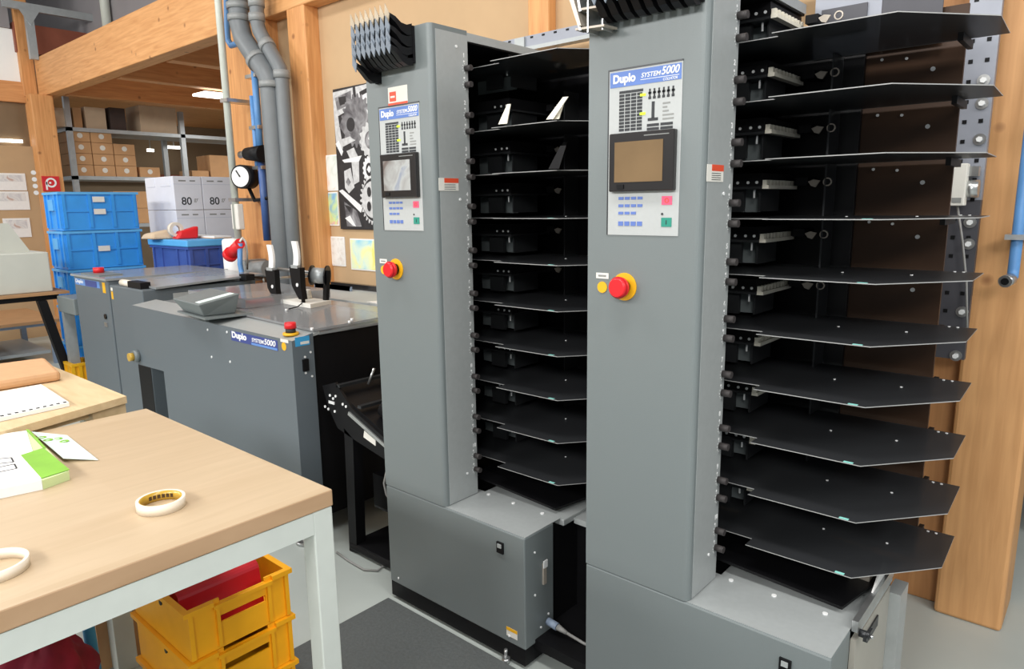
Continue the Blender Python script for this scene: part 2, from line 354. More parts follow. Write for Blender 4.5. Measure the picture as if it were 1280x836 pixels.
t = thing('drain_pipe', 'thinner grey drain pipe right of the thick one, bending round the post', 'pipe', (-4.5, 2.66, 0))
pth = [Vector((P(321, -20, 2.66).x, 2.66, 5.19)), P(321, -20, 2.66), P(321, 25, 2.66), P(324, 38, 2.66), P(330, 50, 2.66), P(345, 76, 2.66), P(350, 86, 2.66), P(352, 95, 2.66)]
x0 = pth[-1].x; pth += [Vector((x0, 2.66, 1.6)), Vector((x0, 2.66, .02))]
MB('pipe').tube(pth, .047, 16).build('pipe_run', t)
for px, py, ax in ((320.5, 4, 'v'), (321, 22, 'v'), (334, 57, 'd'), (352, 93, 'v')):
    c = P(px, py, 2.66); d = (0, 0, 1) if ax == 'v' else (P(345, 76, 2.66)-P(330, 50, 2.66)).normalized()
    MB('pipe_ring').cyl(c-Vector(d)*.025, c+Vector(d)*.025, .054, 16).build('socket_ring', t)
t = thing('white_conduit', 'slim white vertical conduit running down in front of the timber post', 'pipe', (-5.18, 2.6, 1.3))
a = P(271, -20, 2.6); MB('conduit').cyl((a.x, 2.6, 1.28), (a.x, 2.6, 5.19), .026, 12).build('conduit_pipe', t)
for py in (126, 250):
    c = P(283, py, 2.6); MB('steel').box(a.x-.04, a.x+.06, 2.57, 2.79, c.z-.012, c.z+.012).build('pipe_clip', t)
p = P(291, 255, 2.6); q = P(302, 287, 2.6)
MB('label').box(p.x, q.x, 2.58, 2.63, q.z, p.z).build('junction_box', t, bevel=.008)
t = thing('air_line', 'thin blue compressed air line with clips on the timber post', 'pipe', (-4.9, 2.7, 1.3))
a = P(283, -15, 2.7); b = P(285, 50, 2.7); c = P(298, 54, 2.7)
MB('air_blue').tube([Vector((a.x, 2.7, 5.19)), a, b+Vector((0, 0, .06)), b, (b.x+.04, 2.7, c.z), c, (c.x+.05, 2.7, c.z)], .022, 10).build('upper_line', t)
xx = P(318, 90, 2.7).x
MB('air_blue', 'air_navy').cyl((xx, 2.7, P(318, 195, 2.7).z), (xx, 2.7, P(318, 78, 2.7).z), .024, 10).cyl((xx, 2.7, P(320, 300, 2.7).z), (xx, 2.7, P(318, 195, 2.7).z), .028, 10, 1).build('lower_line', t)
zz = P(314, 120, 2.7).z
MB('air_blue').tube([(xx-.06, 2.7, zz), (xx-.06, 2.7, zz-.35), (xx-.06, 2.7, zz-.5)], .018, 8).build('branch_line', t)
for z in (zz+.13, zz-.22, zz-.5): MB('steel').box(xx-.1, xx+.04, 2.68, 2.79, z-.012, z+.012).build('pipe_clip', t)
a = P(305, 193, 2.66); b = P(330, 192, 2.66)
t = thing('air_valve', 'black air coupling with a steel nose jutting from the timber post', 'valve', a)
MB('black').cyl(a+Vector((.05, 0, 0)), b, .045, 14, 0, .06).build('valve_body', t); MB('steel').cyl(a-Vector((.05, 0, 0)), a+Vector((.06, 0, 0)), .026, 12).build('nose', t)
g = P(303, 221, 2.62)
t = thing('pressure_gauge', 'round white pressure gauge in a black case on the timber post', 'gauge', g)
ax = Vector((.42, -.9, 0)).normalized()
MB('black').cyl(g-ax*.09, g+ax*.02, .085, 24).build('gauge_case', t)
d = MB('paper', 'dark_print').cyl(g+ax*.021, g+ax*.026, .072, 24); d.build('dial', t)
n = ax.cross(Vector((0, 0, 1)))
MB('dark_print').tube([g+ax*.029, g+ax*.029+n*.03+Vector((0, 0, .045))], .005, 6).build('needle', t)
MB('black').tube([g-ax*.06+Vector((0, 0, -.07)), g-ax*.03+Vector((.02, .05, -.17)), g+Vector((.15, .08, -.16)), g+Vector((.26, .1, -.13))], .014, 8).build('gauge_pipe', t)
# red plug on white post, grey socket
a = P(292, 300, 2.62)
t = thing('white_canister', 'upright white plastic cylinder behind the machine with a rounded top', 'canister', (a.x, 2.62, 0))
MB('paper').cyl((a.x, 2.62, 0), (a.x, 2.62, P(292, 298, 2.62).z), .085, 20).build('cylinder_body', t, bevel=.02)
a = P(288, 318, 2.44); b = P(300, 304, 2.44)
t = thing('power_plug', 'red industrial power plug with a blue cable hanging by the post', 'plug', a)
MB('fog_red').cyl(a, b, .042, 16, 0, .036).build('plug_body', t); MB('fog_red').cyl(a-(b-a)*.1, a+(b-a)*.12, .052, 16).build('collar', t)
MB('air_blue').tube([b, P(300, 330, 2.44), P(303, 345, 2.44), P(309, 362, 2.44), P(318, 380, 2.44)], .018, 8).build('plug_cable', t)
MB('label').tube([b+Vector((0, 0, .01)), P(303, 297, 2.46), P(307, 302, 2.48), P(309, 315, 2.5), P(309, 336, 2.55)], .008, 6).build('thin_cable', t)
a = P(313, 336, 2.68); b = P(336, 336, 2.68)
t = thing('wall_socket', 'grey industrial wall socket on the post above the machine', 'socket', a)
MB('pipe_ring').cyl(a+Vector((.03, 0, 0)), b, .062, 16).build('socket_body', t); MB('pipe_ring').box(a.x-.05, a.x+.04, 2.62, 2.79, a.z-.09, a.z+.07).build('socket_box', t)
for dx in (.15, .24): MB('label').tube([(a.x+dx, 2.7, a.z-.05), (a.x+dx+(.0 if dx < .2 else -.14), 2.7, a.z-.4)], .009, 6).build('cable', t)

# ------------------------------------------------------------------ poster and drawings
p = P(415, 112, 2.88); q = P(465, 287, 2.88)
PX0, PZ1, PZ0 = p.x, p.z, q.z; PX1 = PX0+.58
t = thing('gear_poster', 'black and white poster of gears and machine parts on the tan wall', 'poster', (PX0, 2.885, PZ0))
MB('p_dark').box(PX0, PX1, 2.885, 2.899, PZ0, PZ1).build('poster_sheet', t)
def pp(u, v): return PX0+u*.40, PZ1-v*(PZ1-PZ0)
g = MB('p_dark', 'p_mid', 'p_light', 'p_white')
def gear(u, v, r, n, m, ly, hole=.45, mh=0, spokes=0, sq=1.0):
    cx, cz = pp(u, v); y = 2.884-.0006*ly; pts = []
    for k in range(n*4):
        rr = r if k % 4 < 2 else r*.86
        pts.append((cx+rr*sq*cos(2*pi*k/(n*4)), cz+rr*sin(2*pi*k/(n*4))))
    g.prism(pts, 'y', y, 2.885, m)
    if hole:
        y2 = y-.0004; g.prism([(cx+r*hole*sq*cos(2*pi*k/24), cz+r*hole*sin(2*pi*k/24)) for k in range(24)], 'y', y2, 2.885, mh)
    for k in range(spokes):
        a = 2*pi*k/spokes+.7; hx, hz = cx+.55*r*cos(a)*sq, cz+.55*r*sin(a)
        g.prism([(hx+r*.2*sq*cos(2*pi*j/16), hz+r*.27*sin(2*pi*j/16)) for j in range(16)], 'y', y-.0006, 2.885, 0)
def quad(m, ly, *uv):
    g.prism([pp(*x) for x in uv], 'y', 2.884-.0006*ly, 2.885, m)
quad(2, .3, (.0, .02), (1.4, .0), (1.4, .16), (.3, .17), (0, .2)); quad(1, .5, (.05, .06), (.5, .03), (.5, .12), (.1, .15)); quad(0, .6, (.55, .0), (.62, 0), (.66, .3), (.58, .3)); quad(0, .7, (.15, .06), (.36, .06), (.36, .11), (.18, .12))
quad(3, .8, (.66, .09), (1.3, .03), (1.3, .06), (.68, .12)); quad(0, .9, (.72, .05), (.95, .03), (.95, .06), (.74, .08)); quad(2, .9, (0, .18), (.1, .16), (.2, .42), (.02, .40))
gear(.45, .26, .15, 1, 1, 1.2, .3, 0); gear(.62, .24, .17, 22, 1, 1, .72, 1); quad(3, 1.6, (.75, .13), (1.1, .24), (1.08, .27), (.7, .16))
quad(2, 1.5, (.05, .36), (.6, .33), (.66, .36), (.08, .42)); quad(3, 1.6, (.0, .38), (.1, .36), (.2, .44), (.15, .47))
gear(.95, .38, .115, 14, 2, 2, .5, 1); gear(1.0, .37, .05, 1, 3, 3, 0)
quad(2, 2, (.3, .44), (.5, .42), (.62, .5), (.6, .66), (.45, .68), (.42, .52)); quad(3, 2.3, (.16, .5), (.7, .48), (.62, .52), (.22, .52)); quad(2, 2, (.2, .58), (.38, .56), (.46, .7), (.3, .74), (.2, .7))
gear(.3, .66, .03, 1, 1, 3, 0)
gear(.88, .58, .085, 15, 3, 2.5, .5, 0, 0, .8); gear(.88, .58, .026, 1, 3, 4.5, 0)
gear(.95, .79, .165, 28, 2, 2.6, .84, 0, 0, .85); gear(.95, .79, .13, 1, 3, 3.4, .92, 2); gear(.95, .79, .12, 1, 2, 4.2, 0, 0, 4, .9); gear(.95, .79, .035, 1, 3, 5, 0)
quad(3, 2.2, (.02, .72), (.12, .71), (.66, .84), (.6, .88)); quad(1, 2, (.15, .8), (.5, .87), (.6, .98), (.2, .98)); quad(3, 2.4, (.15, .92), (.3, .9), (.45, .98), (.35, .97)); quad(0, 2.5, (.15, .82), (.35, .84), (.3, .88))
g.build('printed_gears', t)
for k, (a, b, c, d, m, lb) in enumerate(((388, 424, 196, 238, 'draw_a', 'pale child drawing with small figures left of the gear poster'), (390, 424, 241, 282, 'draw_b', 'bright multicolour child drawing low beside the gear poster'), (398, 432, 295, 333, 'draw_c', 'mostly white child drawing pinned under the gear poster'), (437, 480, 298, 340, 'draw_d', 'blue and yellow painted child drawing next to the far tower'))):
    p = P(a, c, 2.892); q = P(b, d, 2.892)
    MB('paper', m).box(p.x, q.x, 2.893, 2.899, q.z, p.z, 0).box(p.x+.008, q.x-.008, 2.891, 2.8929, q.z+.008, p.z-.008, 1).build('child_drawing', loc=(p.x, 2.895, q.z), label=lb, cat='drawing')

# ------------------------------------------------------------------ collator towers (modelled as the near one, then copied)
GRP = 'collator towers'
TX, TY = -1.085, 1.55
C = thing('collator_tower', 'grey paper collator tower nearest the camera with a brown reflecting screen', 'machine', (TX, TY, 0), GRP)
def lx(x): return TX+x
XR = -.76
# column: front panel with softly rounded fold
prof = [(TX, 1.715), (TX, 1.55)]
for k in range(6):
    a = -pi/2+pi/2*k/5; prof.append((XR-.016+.016*cos(a), 1.55+.016+.016*sin(a)))
prof += [(XR, 1.712)]
MB('panel').prism(prof, 'z', .468, 2.055).build('column_shell', C)
MB('panel_light', 'screw').box(XR, XR+.0012, 1.572, 1.712, .47, 2.04).build('column_side', C)
MB('panel').box(TX, -.401, 1.55, 1.70, .075, .465).build('base_cabinet', C, bevel=.004)
MB('panel_light').box(TX+.002, -.403, 1.556, 1.74, .4652, .4672).build('base_top', C)
MB('panel_light').box(XR, -.39, 1.742, 2.06, .44, .462).build('chassis_top', C, bevel=.003)
MB('black').box(TX+.01, -.42, 1.701, 2.2, .06, .44).build('chassis', C)
MB('black').box(TX+.002, -.405, 1.553, 1.70, .014, .0748).build('plinth', C)
for x in (TX+.06, -.47):
    MB('black', 'steel').cyl((x, 1.66, 0), (x, 1.66, .03), .03, 14).build('foot', C)
# top: side strip to the back, back frame
MB('panel_light').box(XR-.004, XR, 1.712, 2.16, 2.024, 2.05).build('top_strip', C)
MB('black').box(TX, XR-.004, 1.715, 2.16, 2.02, 2.045).build('top_plate', C)
MB('black').box(TX+.01, -1.0, 1.716, 2.19, .46, 2.015).build('feed_housing', C)
MB('brown_black', 'black').box(-.61, -.365, 2.2, 2.212, .46, 1.99, 0).build('back_plate', C)
MB('black_gloss').box(-1.0, -.60, 2.185, 2.2, .46, 1.99).build('inner_back_plate', C)
MB('dark_steel').box(-.66, -.655, 2.1, 2.185, .5, 1.9).build('inner_web', C)
def scr(mb, p, n, r=.005): mb.cyl(p, Vector(p)+Vector(n)*.003, r, 8)
s_ = MB('screw')
for z in [1.874-.147*k for k in range(10)]:
    scr(s_, (-.499, 2.2, z-.0), (0, -1, 0), .004); scr(s_, (-.434, 2.2, z-.035), (0, -1, 0), .006); scr(s_, (-.56, 2.2, z+.005), (0, -1, 0), .004)
s_.build('back_screws', C)
def dot(p, n, r=.005, par=None): scr(m_ := MB('screw'), p, n, r); return m_.build('screw', par)
for z in (2.0, 1.52, .56): dot((XR+.001, 1.66, z), (1, 0, 0), .0045, C)
for x, y in ((-.72, 1.727), (-.60, 1.727), (-.47, 1.727)): dot((x, y, .467), (0, 0, 1), .007, C)
for x, z in ((TX+.05, .10), (-.47, .10)): dot((x, 1.55, z), (0, -1, 0), .004, C)
for y, z in ((1.6, .40), (1.66, .33), (1.6, .25), (1.63, .12), (1.67, .15)): dot((-.401, y, z), (1, 0, 0), .004, C)
# seam groove already shows as the joint between shell and base; rocker switch and labels
def on_front(n, a, b, c, d, m, par, dep=.002, y=1.55): return MB(m).box(a, b, y-dep, y, c, d).build(n, par)
sw = on_front('rocker_switch', -.516, -.488, .385, .423, 'black', C, .006); on_front('rocker', -.51, -.494, .405, .418, 'panel_light', sw, .009)
lb = on_front('warning_sticker', -.482, -.435, .098, .13, 'label', C, .001); on_front('yellow_band', -.482, -.435, .119, .13, 'yellow', lb, .0016)
lb = MB('label').box(XR+.0012, XR+.0025, 1.566, 1.654, 1.548, 1.588).build('safety_label', C)
MB('orange_red').box(XR+.0025, XR+.003, 1.59, 1.654, 1.573, 1.588).build('orange_band', lb)
s_ = MB('dark_print')
for k in range(4): s_.box(XR+.0025, XR+.0029, 1.59, 1.64, 1.552+.005*k, 1.5535+.005*k)
s_.build('small_print', lb)
cn = MB('clip').box(-.401, -.395, 1.64, 1.655, .27, .345).build('connector', C); MB('screw').box(-.396, -.392, 1.638, 1.657, .33, .355).build('connector_top', cn)
# control panel
cp = thing('control_panel', None, None, (0, 0, 0)); cp.parent = C; cp.location = Vector((0, 0, 0)); ORG[cp.name] = Vector((TX, TY, 0))
x0, x1, z0, z1 = -1.021, -.819, 1.420, 1.824
on_front('fascia', x0, x1, z0, z1, 'fascia', cp, .002)
s_ = MB('dark_steel'); s_.box(x0-.004, x0, 1.548, 1.55, z0, z1+.004).box(x0, x1, 1.547, 1.55, z1, z1+.004); s_.build('recess_rim', cp)
on_front('header', x0+.003, x1-.003, z1-.040, z1-.004, 'blue_hdr', cp, .003)
text('maker_lettering', 'Duplo', .035, (x0+.012, 1.5468, z1-.037), 'f', 'white_print', cp, 0, .0014, fit=(.064, .027))
text('model_lettering', 'SYSTEM', .021, (x0+.092, 1.5468, z1-.025), 'f', 'white_print', cp, .25, .0003, fit=(.054, .011))
text('model_number', '5000', .033, (x0+.147, 1.5468, z1-.025), 'f', 'white_print', cp, .25, .0007, fit=(.048, .0185))
s_ = MB('white_print').box(x0+.09, x1-.008, 1.5466, 1.547, z1-.030, z1-.0288); s_.build('header_line', cp)
text('header_subtitle', 'COLLATOR', .011, (x0+.152, 1.5468, z1-.0385), 'f', 'white_print', cp, .2, .0001, fit=(.038, .0062))
s_ = MB('dark_print', 'grey_print')
for r in range(12):
    for c in range(4):
        a = x0+.03+.017*c; b = z1-.050-.0082*r
        s_.box(a, a+(.0165 if r == 0 else .0145), 1.5474, 1.548, b-.0064, b)
s_.build('indicator_grid', cp)
s_ = MB('dark_print')
for k in range(6):
    a = x0+.112+.0125*k; s_.box(a+.002, a+.0065, 1.5474, 1.548, z1-.073, z1-.053); s_.box(a, a+.0088, 1.5474, 1.548, z1-.065, z1-.060); s_.box(a+.0005, a+.008, 1.5473, 1.548, z1-.077, z1-.071)
s_.box(x0+.122, x0+.130, 1.5474, 1.548, z1-.122, z1-.083); s_.box(x0+.112, x0+.140, 1.5474, 1.548, z1-.128, z1-.121)
for r in range(2):
    for c in range(2): s_.box(x0+.110+.037*c, x0+.143+.037*c, 1.5474, 1.548, z1-.141-.009*r, z1-.1345-.009*r)
s_.build('sensor_diagram', cp)
s_ = MB('grey_print')
for k in range(5): s_.box(x0+.152, x0+.152+(.02, .012, .016, .03, .03)[k], 1.5475, 1.548, z1-.092-.009*k, z1-.088-.009*k)
s_.build('faint_print', cp)
on_front('status_lamp', x0+.090, x0+.105, z1-.068, z1-.062, 'lime', cp, .0035); on_front('status_lamp', x0+.090, x0+.105, z1-.112, z1-.106, 'lime', cp, .0035)
ms = MB('bezel').box(-1.0105, -.828, 1.533, 1.55, 1.529, 1.672).build('monitor', cp, bevel=.003)
MB('screen_reflect_brown').box(-.993, -.857, 1.5318, 1.5328, 1.552, 1.650).build('screen', ms)
on_front('screen_caption', -.91, -.842, 1.661, 1.663, 'grey_print', ms, .0004, 1.533)
on_front('monitor_latch', -.985, -.965, 1.536, 1.546, 'black', ms, .003, 1.533)
for r in range(4):
    for c in range(4):
        if r == 2 and c == 3: continue
        a = x0+.032+.0185*c; b = z1-.308-.0185*r-(.006 if r == 3 else 0)
        on_front('key', a, a+.0145, b-(.011 if r == 3 else .007), b, 'key_blue', cp, .0032)
k1 = on_front('stop_key', x1-.046, x1-.018, z0+.075, z0+.096, 'pink', cp, .0032); MB('orange_red').ring((x1-.032, 1.5466, z0+.0855), (0, -1, 0), .006, .004, .0004, 16).build('stop_mark', k1)
k1 = on_front('start_key', x1-.046, x1-.018, z0+.022, z0+.044, 'green_key', cp, .0032); on_front('start_mark', x1-.033, x1-.031, z0+.028, z0+.038, 'dark_print', k1, .0006, 1.5466)
MB('dark_print').cyl((x1-.044, 1.548, z0+.053), (x1-.044, 1.5465, z0+.053), .003, 8).build('pilot_hole', cp)
# emergency stop
es = thing('emergency_stop', None, None, (0, 0, 0)); es.parent = C; es.location = (0, 0, 0); ORG[es.name] = Vector((TX, TY, 0))
ex, ez = -.968, 1.287
MB('yellow').cyl((ex, 1.55, ez), (ex, 1.546, ez), .036, 28).build('collar_disc', es)
MB('black').cyl((ex, 1.546, ez), (ex, 1.53, ez), .019, 20).build('stem', es)
MB('red').cyl((ex, 1.532, ez), (ex, 1.518, ez), .026, 24, 0, .029).cyl((ex, 1.518, ez), (ex, 1.508, ez), .029, 24, 0, .022).build('push_button', es)
MB('yellow').cyl((-1.037, 1.55, 1.281), (-1.037, 1.5475, 1.281), .015, 20).build('round_sticker', C)
lb = on_front('tiny_plate', -1.057, -1.018, 1.304, 1.319, 'label', C, .001); on_front('tiny_print', -1.05, -1.025, 1.309, 1.314, 'grey_print', lb, .0006, 1.549)
# trays
TZ = [1.898-.147*k for k in range(10)]
pl = [(-.995, 1.795), (-.694, 1.795), (-.694, 1.75), (-.422, 1.75), (-.261, 1.95), (-.268, 2.165), (-.995, 2.165)]
TRAYS = []
for k, z in enumerate(TZ):
    tr = MB('tray', 'tray_edge').prism(pl, 'z', z-.0022, z, 0, 1).build('tray', C)
    TRAYS.append(tr)
    if k >= 3: MB('teal').box(-.462, -.440, 1.7505, 1.760, z+.0003, z+.0010).build('edge_glint', tr)  # highlight near the tray corner drawn as a small teal strip
    s_ = MB('screw')
    for (x, y) in ((-.56, 1.98), (-.40, 2.0), (-.31, 2.15), (-.33, 2.15)): s_.cyl((x, y, z), (x, y, z+.002), .0035, 8)
    s_.build('tray_screws', tr)
    MB('black').box(-.36, -.348, 2.06, 2.2, z-.022, z-.003).build('tray_bracket', tr)
    # feeder head above the tray
    fz = z+.075
    fd = MB('black', 'screw').box(-.995, -.772, 1.93, 2.16, fz+.010, fz+.045)
    for x in (-.84, -.81, -.785): fd.cyl((x, 1.93, fz+.02), (x, 1.928, fz+.02), .0042, 8, 1)
    fd = fd.build('feeder', C)
    MB('dark_steel').box(-.995, -.772, 1.93, 2.16, fz+.002, fz+.009).build('feeder_base', fd)
    cm = MB('ivory').box(-.770, -.752, 1.93, 2.15, fz+.002, fz+.012)
    for j in range(9): cm.box(-.770, -.758, 1.932+.0245*j, 1.944+.0245*j, fz+.012, fz+.026)
    cm.build('suction_comb', fd)
    rl = MB('dark_steel').box(-.90, -.83, 1.95, 1.965, fz-.06, fz+.002).build('feed_guide', fd)
    MB('screw').box(-.802, -.798, 1.95, 1.954, fz-.022, fz+.0).build('guide_pin', fd)
    MB('panel').box(-.99, -.80, 2.0, 2.006, fz-.062, fz+.001).build('feed_plate', fd)
    MB('dark_steel').box(-.79, -.785, 1.96, 2.1, fz-.06, fz+.002).build('feed_guide', fd)
    cl = MB('clip').prism([(-.705, fz+.022), (-.69, fz+.028), (-.672, fz+.024), (-.684, fz+.006), (-.696, fz+.010)], 'y', 2.10, 2.106).build('sheet_clip', C)
    MB('black').box(-.74, -.706, 2.10, 2.18, fz+.012, fz+.034).build('clip_arm', cl)
    MB('clip').ring((-.652, 2.1, fz+.02), (0, 1, 0), .012, .009, .006, 12).build('clip_hook', cl)
    # knobs, number, small symbols
    for j, dz in enumerate((.04, -.011)):
        kn = MB('knob', 'steel').cyl((XR+.001, 1.702, z+dz), (XR+.026, 1.702, z+dz), .0095, 12).build('tray_knob', C)
        ang = MB('white_print')
        for q in range(5):
            a = pi*.62+q*pi*.19; ang.box(XR+.0012, XR+.0016, 1.702+.015*cos(a)-.0013, 1.702+.015*cos(a)+.0013, z+dz+.015*sin(a)-.0013, z+dz+.015*sin(a)+.0013)
        ang.cyl((XR+.001, 1.694, z+dz+.021), (XR+.0016, 1.694, z+dz+.021), .0035, 8)
        ang.build('knob_scale', kn)
    text('tray_number', str(k+1), .018, (XR+.0013, 1.690, z+.074), 's', 'white_print', C, 0, .0006)
# lowest stacking plate
MB('black_gloss').hexa([(-.835, 1.76, .5), (-.44, 1.76, .475), (-.38, 2.1, .475), (-.835, 2.1, .52), (-.835, 1.76, .508), (-.44, 1.76, .483), (-.38, 2.1, .483), (-.835, 2.1, .528)]).build('catch_plate', C)

# ---- second tower
D = copy_tree(C); D.location = (TX-.92, TY, 0)
D['label'] = 'grey paper collator tower farther away, with a red logo sticker and grey reflecting screen'
for ch in D.children_recursive:
    if ch.name.startswith('screen') and 'caption' not in ch.name:
        ch.data = ch.data.copy(); ch.data.materials[0] = M['screen_reflect_grey']
    if ch.name.startswith('tray.') and abs(max(v.co.z for v in ch.data.vertices)-1.898) < .01: ch.location.z += .062
for ch in list(D.children_recursive):
    if ch.name.startswith('suction_comb') or ch.name.startswith('clip_hook'): bpy.data.objects.remove(ch)
OD = Vector((TX-.92, TY, 0)); ORG[D.name] = OD
for c_ in D.children: ORG[c_.name] = OD
p = P(485, 110, 1.55); q = P(510, 129, 1.55)
lb = MB('label', 'orange_red').box(p.x, q.x, 1.549, 1.55, q.z-.004, p.z).build('logo_sticker', D)
MB('orange_red').box(p.x+.008, p.x+.04, 1.548, 1.549, p.z-.045, p.z-.015).build('red_logo', lb); MB('orange_red').box(p.x, q.x, 1.548, 1.549, q.z-.004, q.z+.008).build('red_band', lb)
MB('label').box(p.x+.013, p.x+.035, 1.5474, 1.548, p.z-.034, p.z-.028).build('logo_lettering', lb)
# bridge between the towers, on the far tower
MB('black').box(-1.34, -1.086, 1.60, 1.86, .055, .09).build('bridge_plate', D)
MB('black').box(-1.40, -1.086, 1.86, 1.88, .09, .43).build('bridge_back', D)
MB('panel_light').box(-1.31, -1.086, 1.80, 2.0, .43, .45).build('bridge_top', D)
pc = MB('cable_grey', 'blue_grey').cyl((-1.315, 1.66, .13), (-1.275, 1.66, .125), .013, 12, 1).cyl((-1.275, 1.66, .125), (-1.24, 1.665, .115), .011, 12, 0, .006).tube([(-1.24, 1.665, .115), (-1.18, 1.68, .095), (-1.10, 1.70, .092)], .005, 8).build('power_lead', D)
lv = MB('steel').cyl((-1.40, 1.542, 0), (-1.40, 1.542, .02), .014, 12).cyl((-1.40, 1.542, .02), (-1.40, 1.542, .05), .006, 8).build('levelling_foot', D)
def strip(px, py, px2, py2, z, m, n, w0, w1):
    a = at(px, py, 'z', z); b = at(px2, py2, 'y', a.y+.03); o = Vector((0, .003, 0)); e = Vector((1, .2, 0)).normalized()
    MB(m).hexa([a-e*w0, a+e*w0, a+e*w0+o, a-e*w0+o, b-e*w1, b+e*w1, b+e*w1+o, b-e*w1+o]).build(n, D)
strip(628, 155, 636, 130, 1.752, 'ivory', 'paper_guide_strip', .016, .006)
strip(687, 149, 707, 121, 1.752, 'ivory', 'paper_guide_strip', .012, .009)
strip(694, 149, 703, 128, 1.752, 'ivory', 'paper_guide_strip', .012, .006)
strip(692, 211, 704, 182, 1.606, 'black_gloss', 'dark_guide_strip', .018, .010); strip(703, 184, 707, 177, 1.70, 'steel', 'strip_tip', .008, .008)
# ---- extras at the open end of the near tower
MB('satin').box(-.401, -.388, 1.701, 2.03, .03, .44).build('end_cover', C)
MB('steel').box(-.400, -.386, 1.701, 2.05, .4625, .492).build('end_plate', C)
MB('panel_light').box(-.395, -.36, 2.031, 2.12, .02, .42).build('end_strip', C)
s_ = MB('dark_steel', 'steel').cyl((-.386, 1.72, .455), (-.362, 1.72, .455), .010, 12).cyl((-.362, 1.72, .455), (-.355, 1.72, .455), .005, 12, 1).box(-.372, -.364, 1.695, 1.75, .45, .46)
s_.build('clamp_knob', C); MB('dark_steel').box(-.388, -.384, 1.80, 1.90, .385, .415).build('latch_plate', C)
MB('clip').box(-.47, -.42, 1.93, 2.02, .463, .52).build('gate_bracket', C); MB('paper').prism([(1.86, .493), (1.98, .493), (1.96, .55)], 'x', -.398, -.394).build('white_flag', C)
# upper bracket behind top tray of the near tower
MB('slot_steel').box(-.74, -.565, 2.176, 2.182, 1.90, 2.12).build('top_bracket', C)
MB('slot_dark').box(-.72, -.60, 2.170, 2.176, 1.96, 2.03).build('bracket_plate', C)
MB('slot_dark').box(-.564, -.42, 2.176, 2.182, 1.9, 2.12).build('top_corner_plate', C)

# ------------------------------------------------------------------ spare guide combs hooked on the columns
def guide_stack(xa, xb, z, label, low):
    t = thing('guide_stack', label, 'paper guides', ((xa+xb)/2, 1.53, z))
    MB('black').box(xa, xb, 1.540, 1.549, z-.002, z+.108).build('hanger_bar', t)
    n = 8; pitch = (xb-xa)/n
    def blade(x, zb):
        mb = MB('black_gloss'); S = []
        for (u, dz, h, w) in ((0, 0, .034, .0105), (.25, -.003, .030, .0105), (.5, .006, .024, .0100), (.75, .026, .018, .0095), (1, .042, .010, .006)):
            y = 1.540-.085*u; S.append([mb.vert((x-w, y, zb+dz)), mb.vert((x+w, y, zb+dz)), mb.vert((x+w, y, zb+dz+h)), mb.vert((x-w, y, zb+dz+h))])
        for p_, q_ in zip(S, S[1:]):
            for k in range(4): mb.face((p_[k], p_[(k+1) % 4], q_[(k+1) % 4], q_[k]))
        mb.face(S[0][::-1]); mb.face(S[-1]); bl = mb.build('guide_blade', t)
        y = 1.456
        MB('tip' if zb > z+.06 else 'tip_grey').hexa([(x, y-.002, zb+.024), (x+.0108, y-.006, zb+.046), (x, y-.012, zb+.076), (x-.0108, y-.006, zb+.046), (x, y+.001, zb+.024), (x+.0108, y-.003, zb+.046), (x, y-.009, zb+.076), (x-.0108, y-.003, zb+.046)]).build('pale_tip', bl)
    for c in range(n):
        for r in range(4 if c or not low else 5): blade(xa+pitch*(c+.5), z+.080-.034*min(r, 2)-(.022 if r > 2 else 0)-(.032*(r-3) if r > 3 else 0))
    if low: MB('black').box(xa, xa+.024, 1.540, 1.549, z-.044, z-.003).build('lower_hanger', t)
    s_ = MB('dark_steel')
    for c in range(n): s_.prism([(xa+pitch*c, z), (xa+pitch*(c+1), z), (xa+pitch*(c+.5), z+.018)], 'y', 1.538, 1.5395)
    s_.build('zigzag_edging', t)
guide_stack(-1.945, -1.748, 1.946, 'stack of curved black paper guides with pale tips hooked on the far tower', True)
guide_stack(-1.020, -.770, 1.945, 'stack of curved black paper guides hooked on the near tower, above its control panel', False)
# aluminium stepped bracket at the near tower
t = thing('stepped_bracket', 'small stepped aluminium bracket at the top left corner of the near tower', 'bracket', (-1.05, 1.52, 1.91))
for k in range(3):
    z = 1.925+.045*k
    MB('clip').hexa([(-1.10, 1.51, z+.004), (-1.0, 1.49, z-.006), (-.995, 1.54, z-.006), (-1.10, 1.545, z+.004), (-1.10, 1.51, z+.009), (-1.0, 1.49, z-.001), (-.995, 1.54, z-.001), (-1.10, 1.545, z+.009)]).build('step', t)
    MB('steel').hexa([(-1.085, 1.505, z), (-1.078, 1.505, z), (-1.078, 1.545, z), (-1.085, 1.545, z), (-1.097, 1.505, z+.05), (-1.09, 1.505, z+.05), (-1.09, 1.545, z+.05), (-1.097, 1.545, z+.05)]).build('riser', t)
for x in (-1.055, -1.012): MB('steel').box(x-.002, x+.002, 1.50, 1.547, 1.915, 2.09).build('web', t)
MB('clip').hexa([(-1.085, 1.50, 1.935), (-1.075, 1.50, 1.935), (-1.075, 1.545, 1.935), (-1.085, 1.545, 1.935), (-1.135, 1.50, 2.06), (-1.12, 1.50, 2.06), (-1.12, 1.545, 2.06), (-1.135, 1.545, 2.06)]).build('side_wing', t)

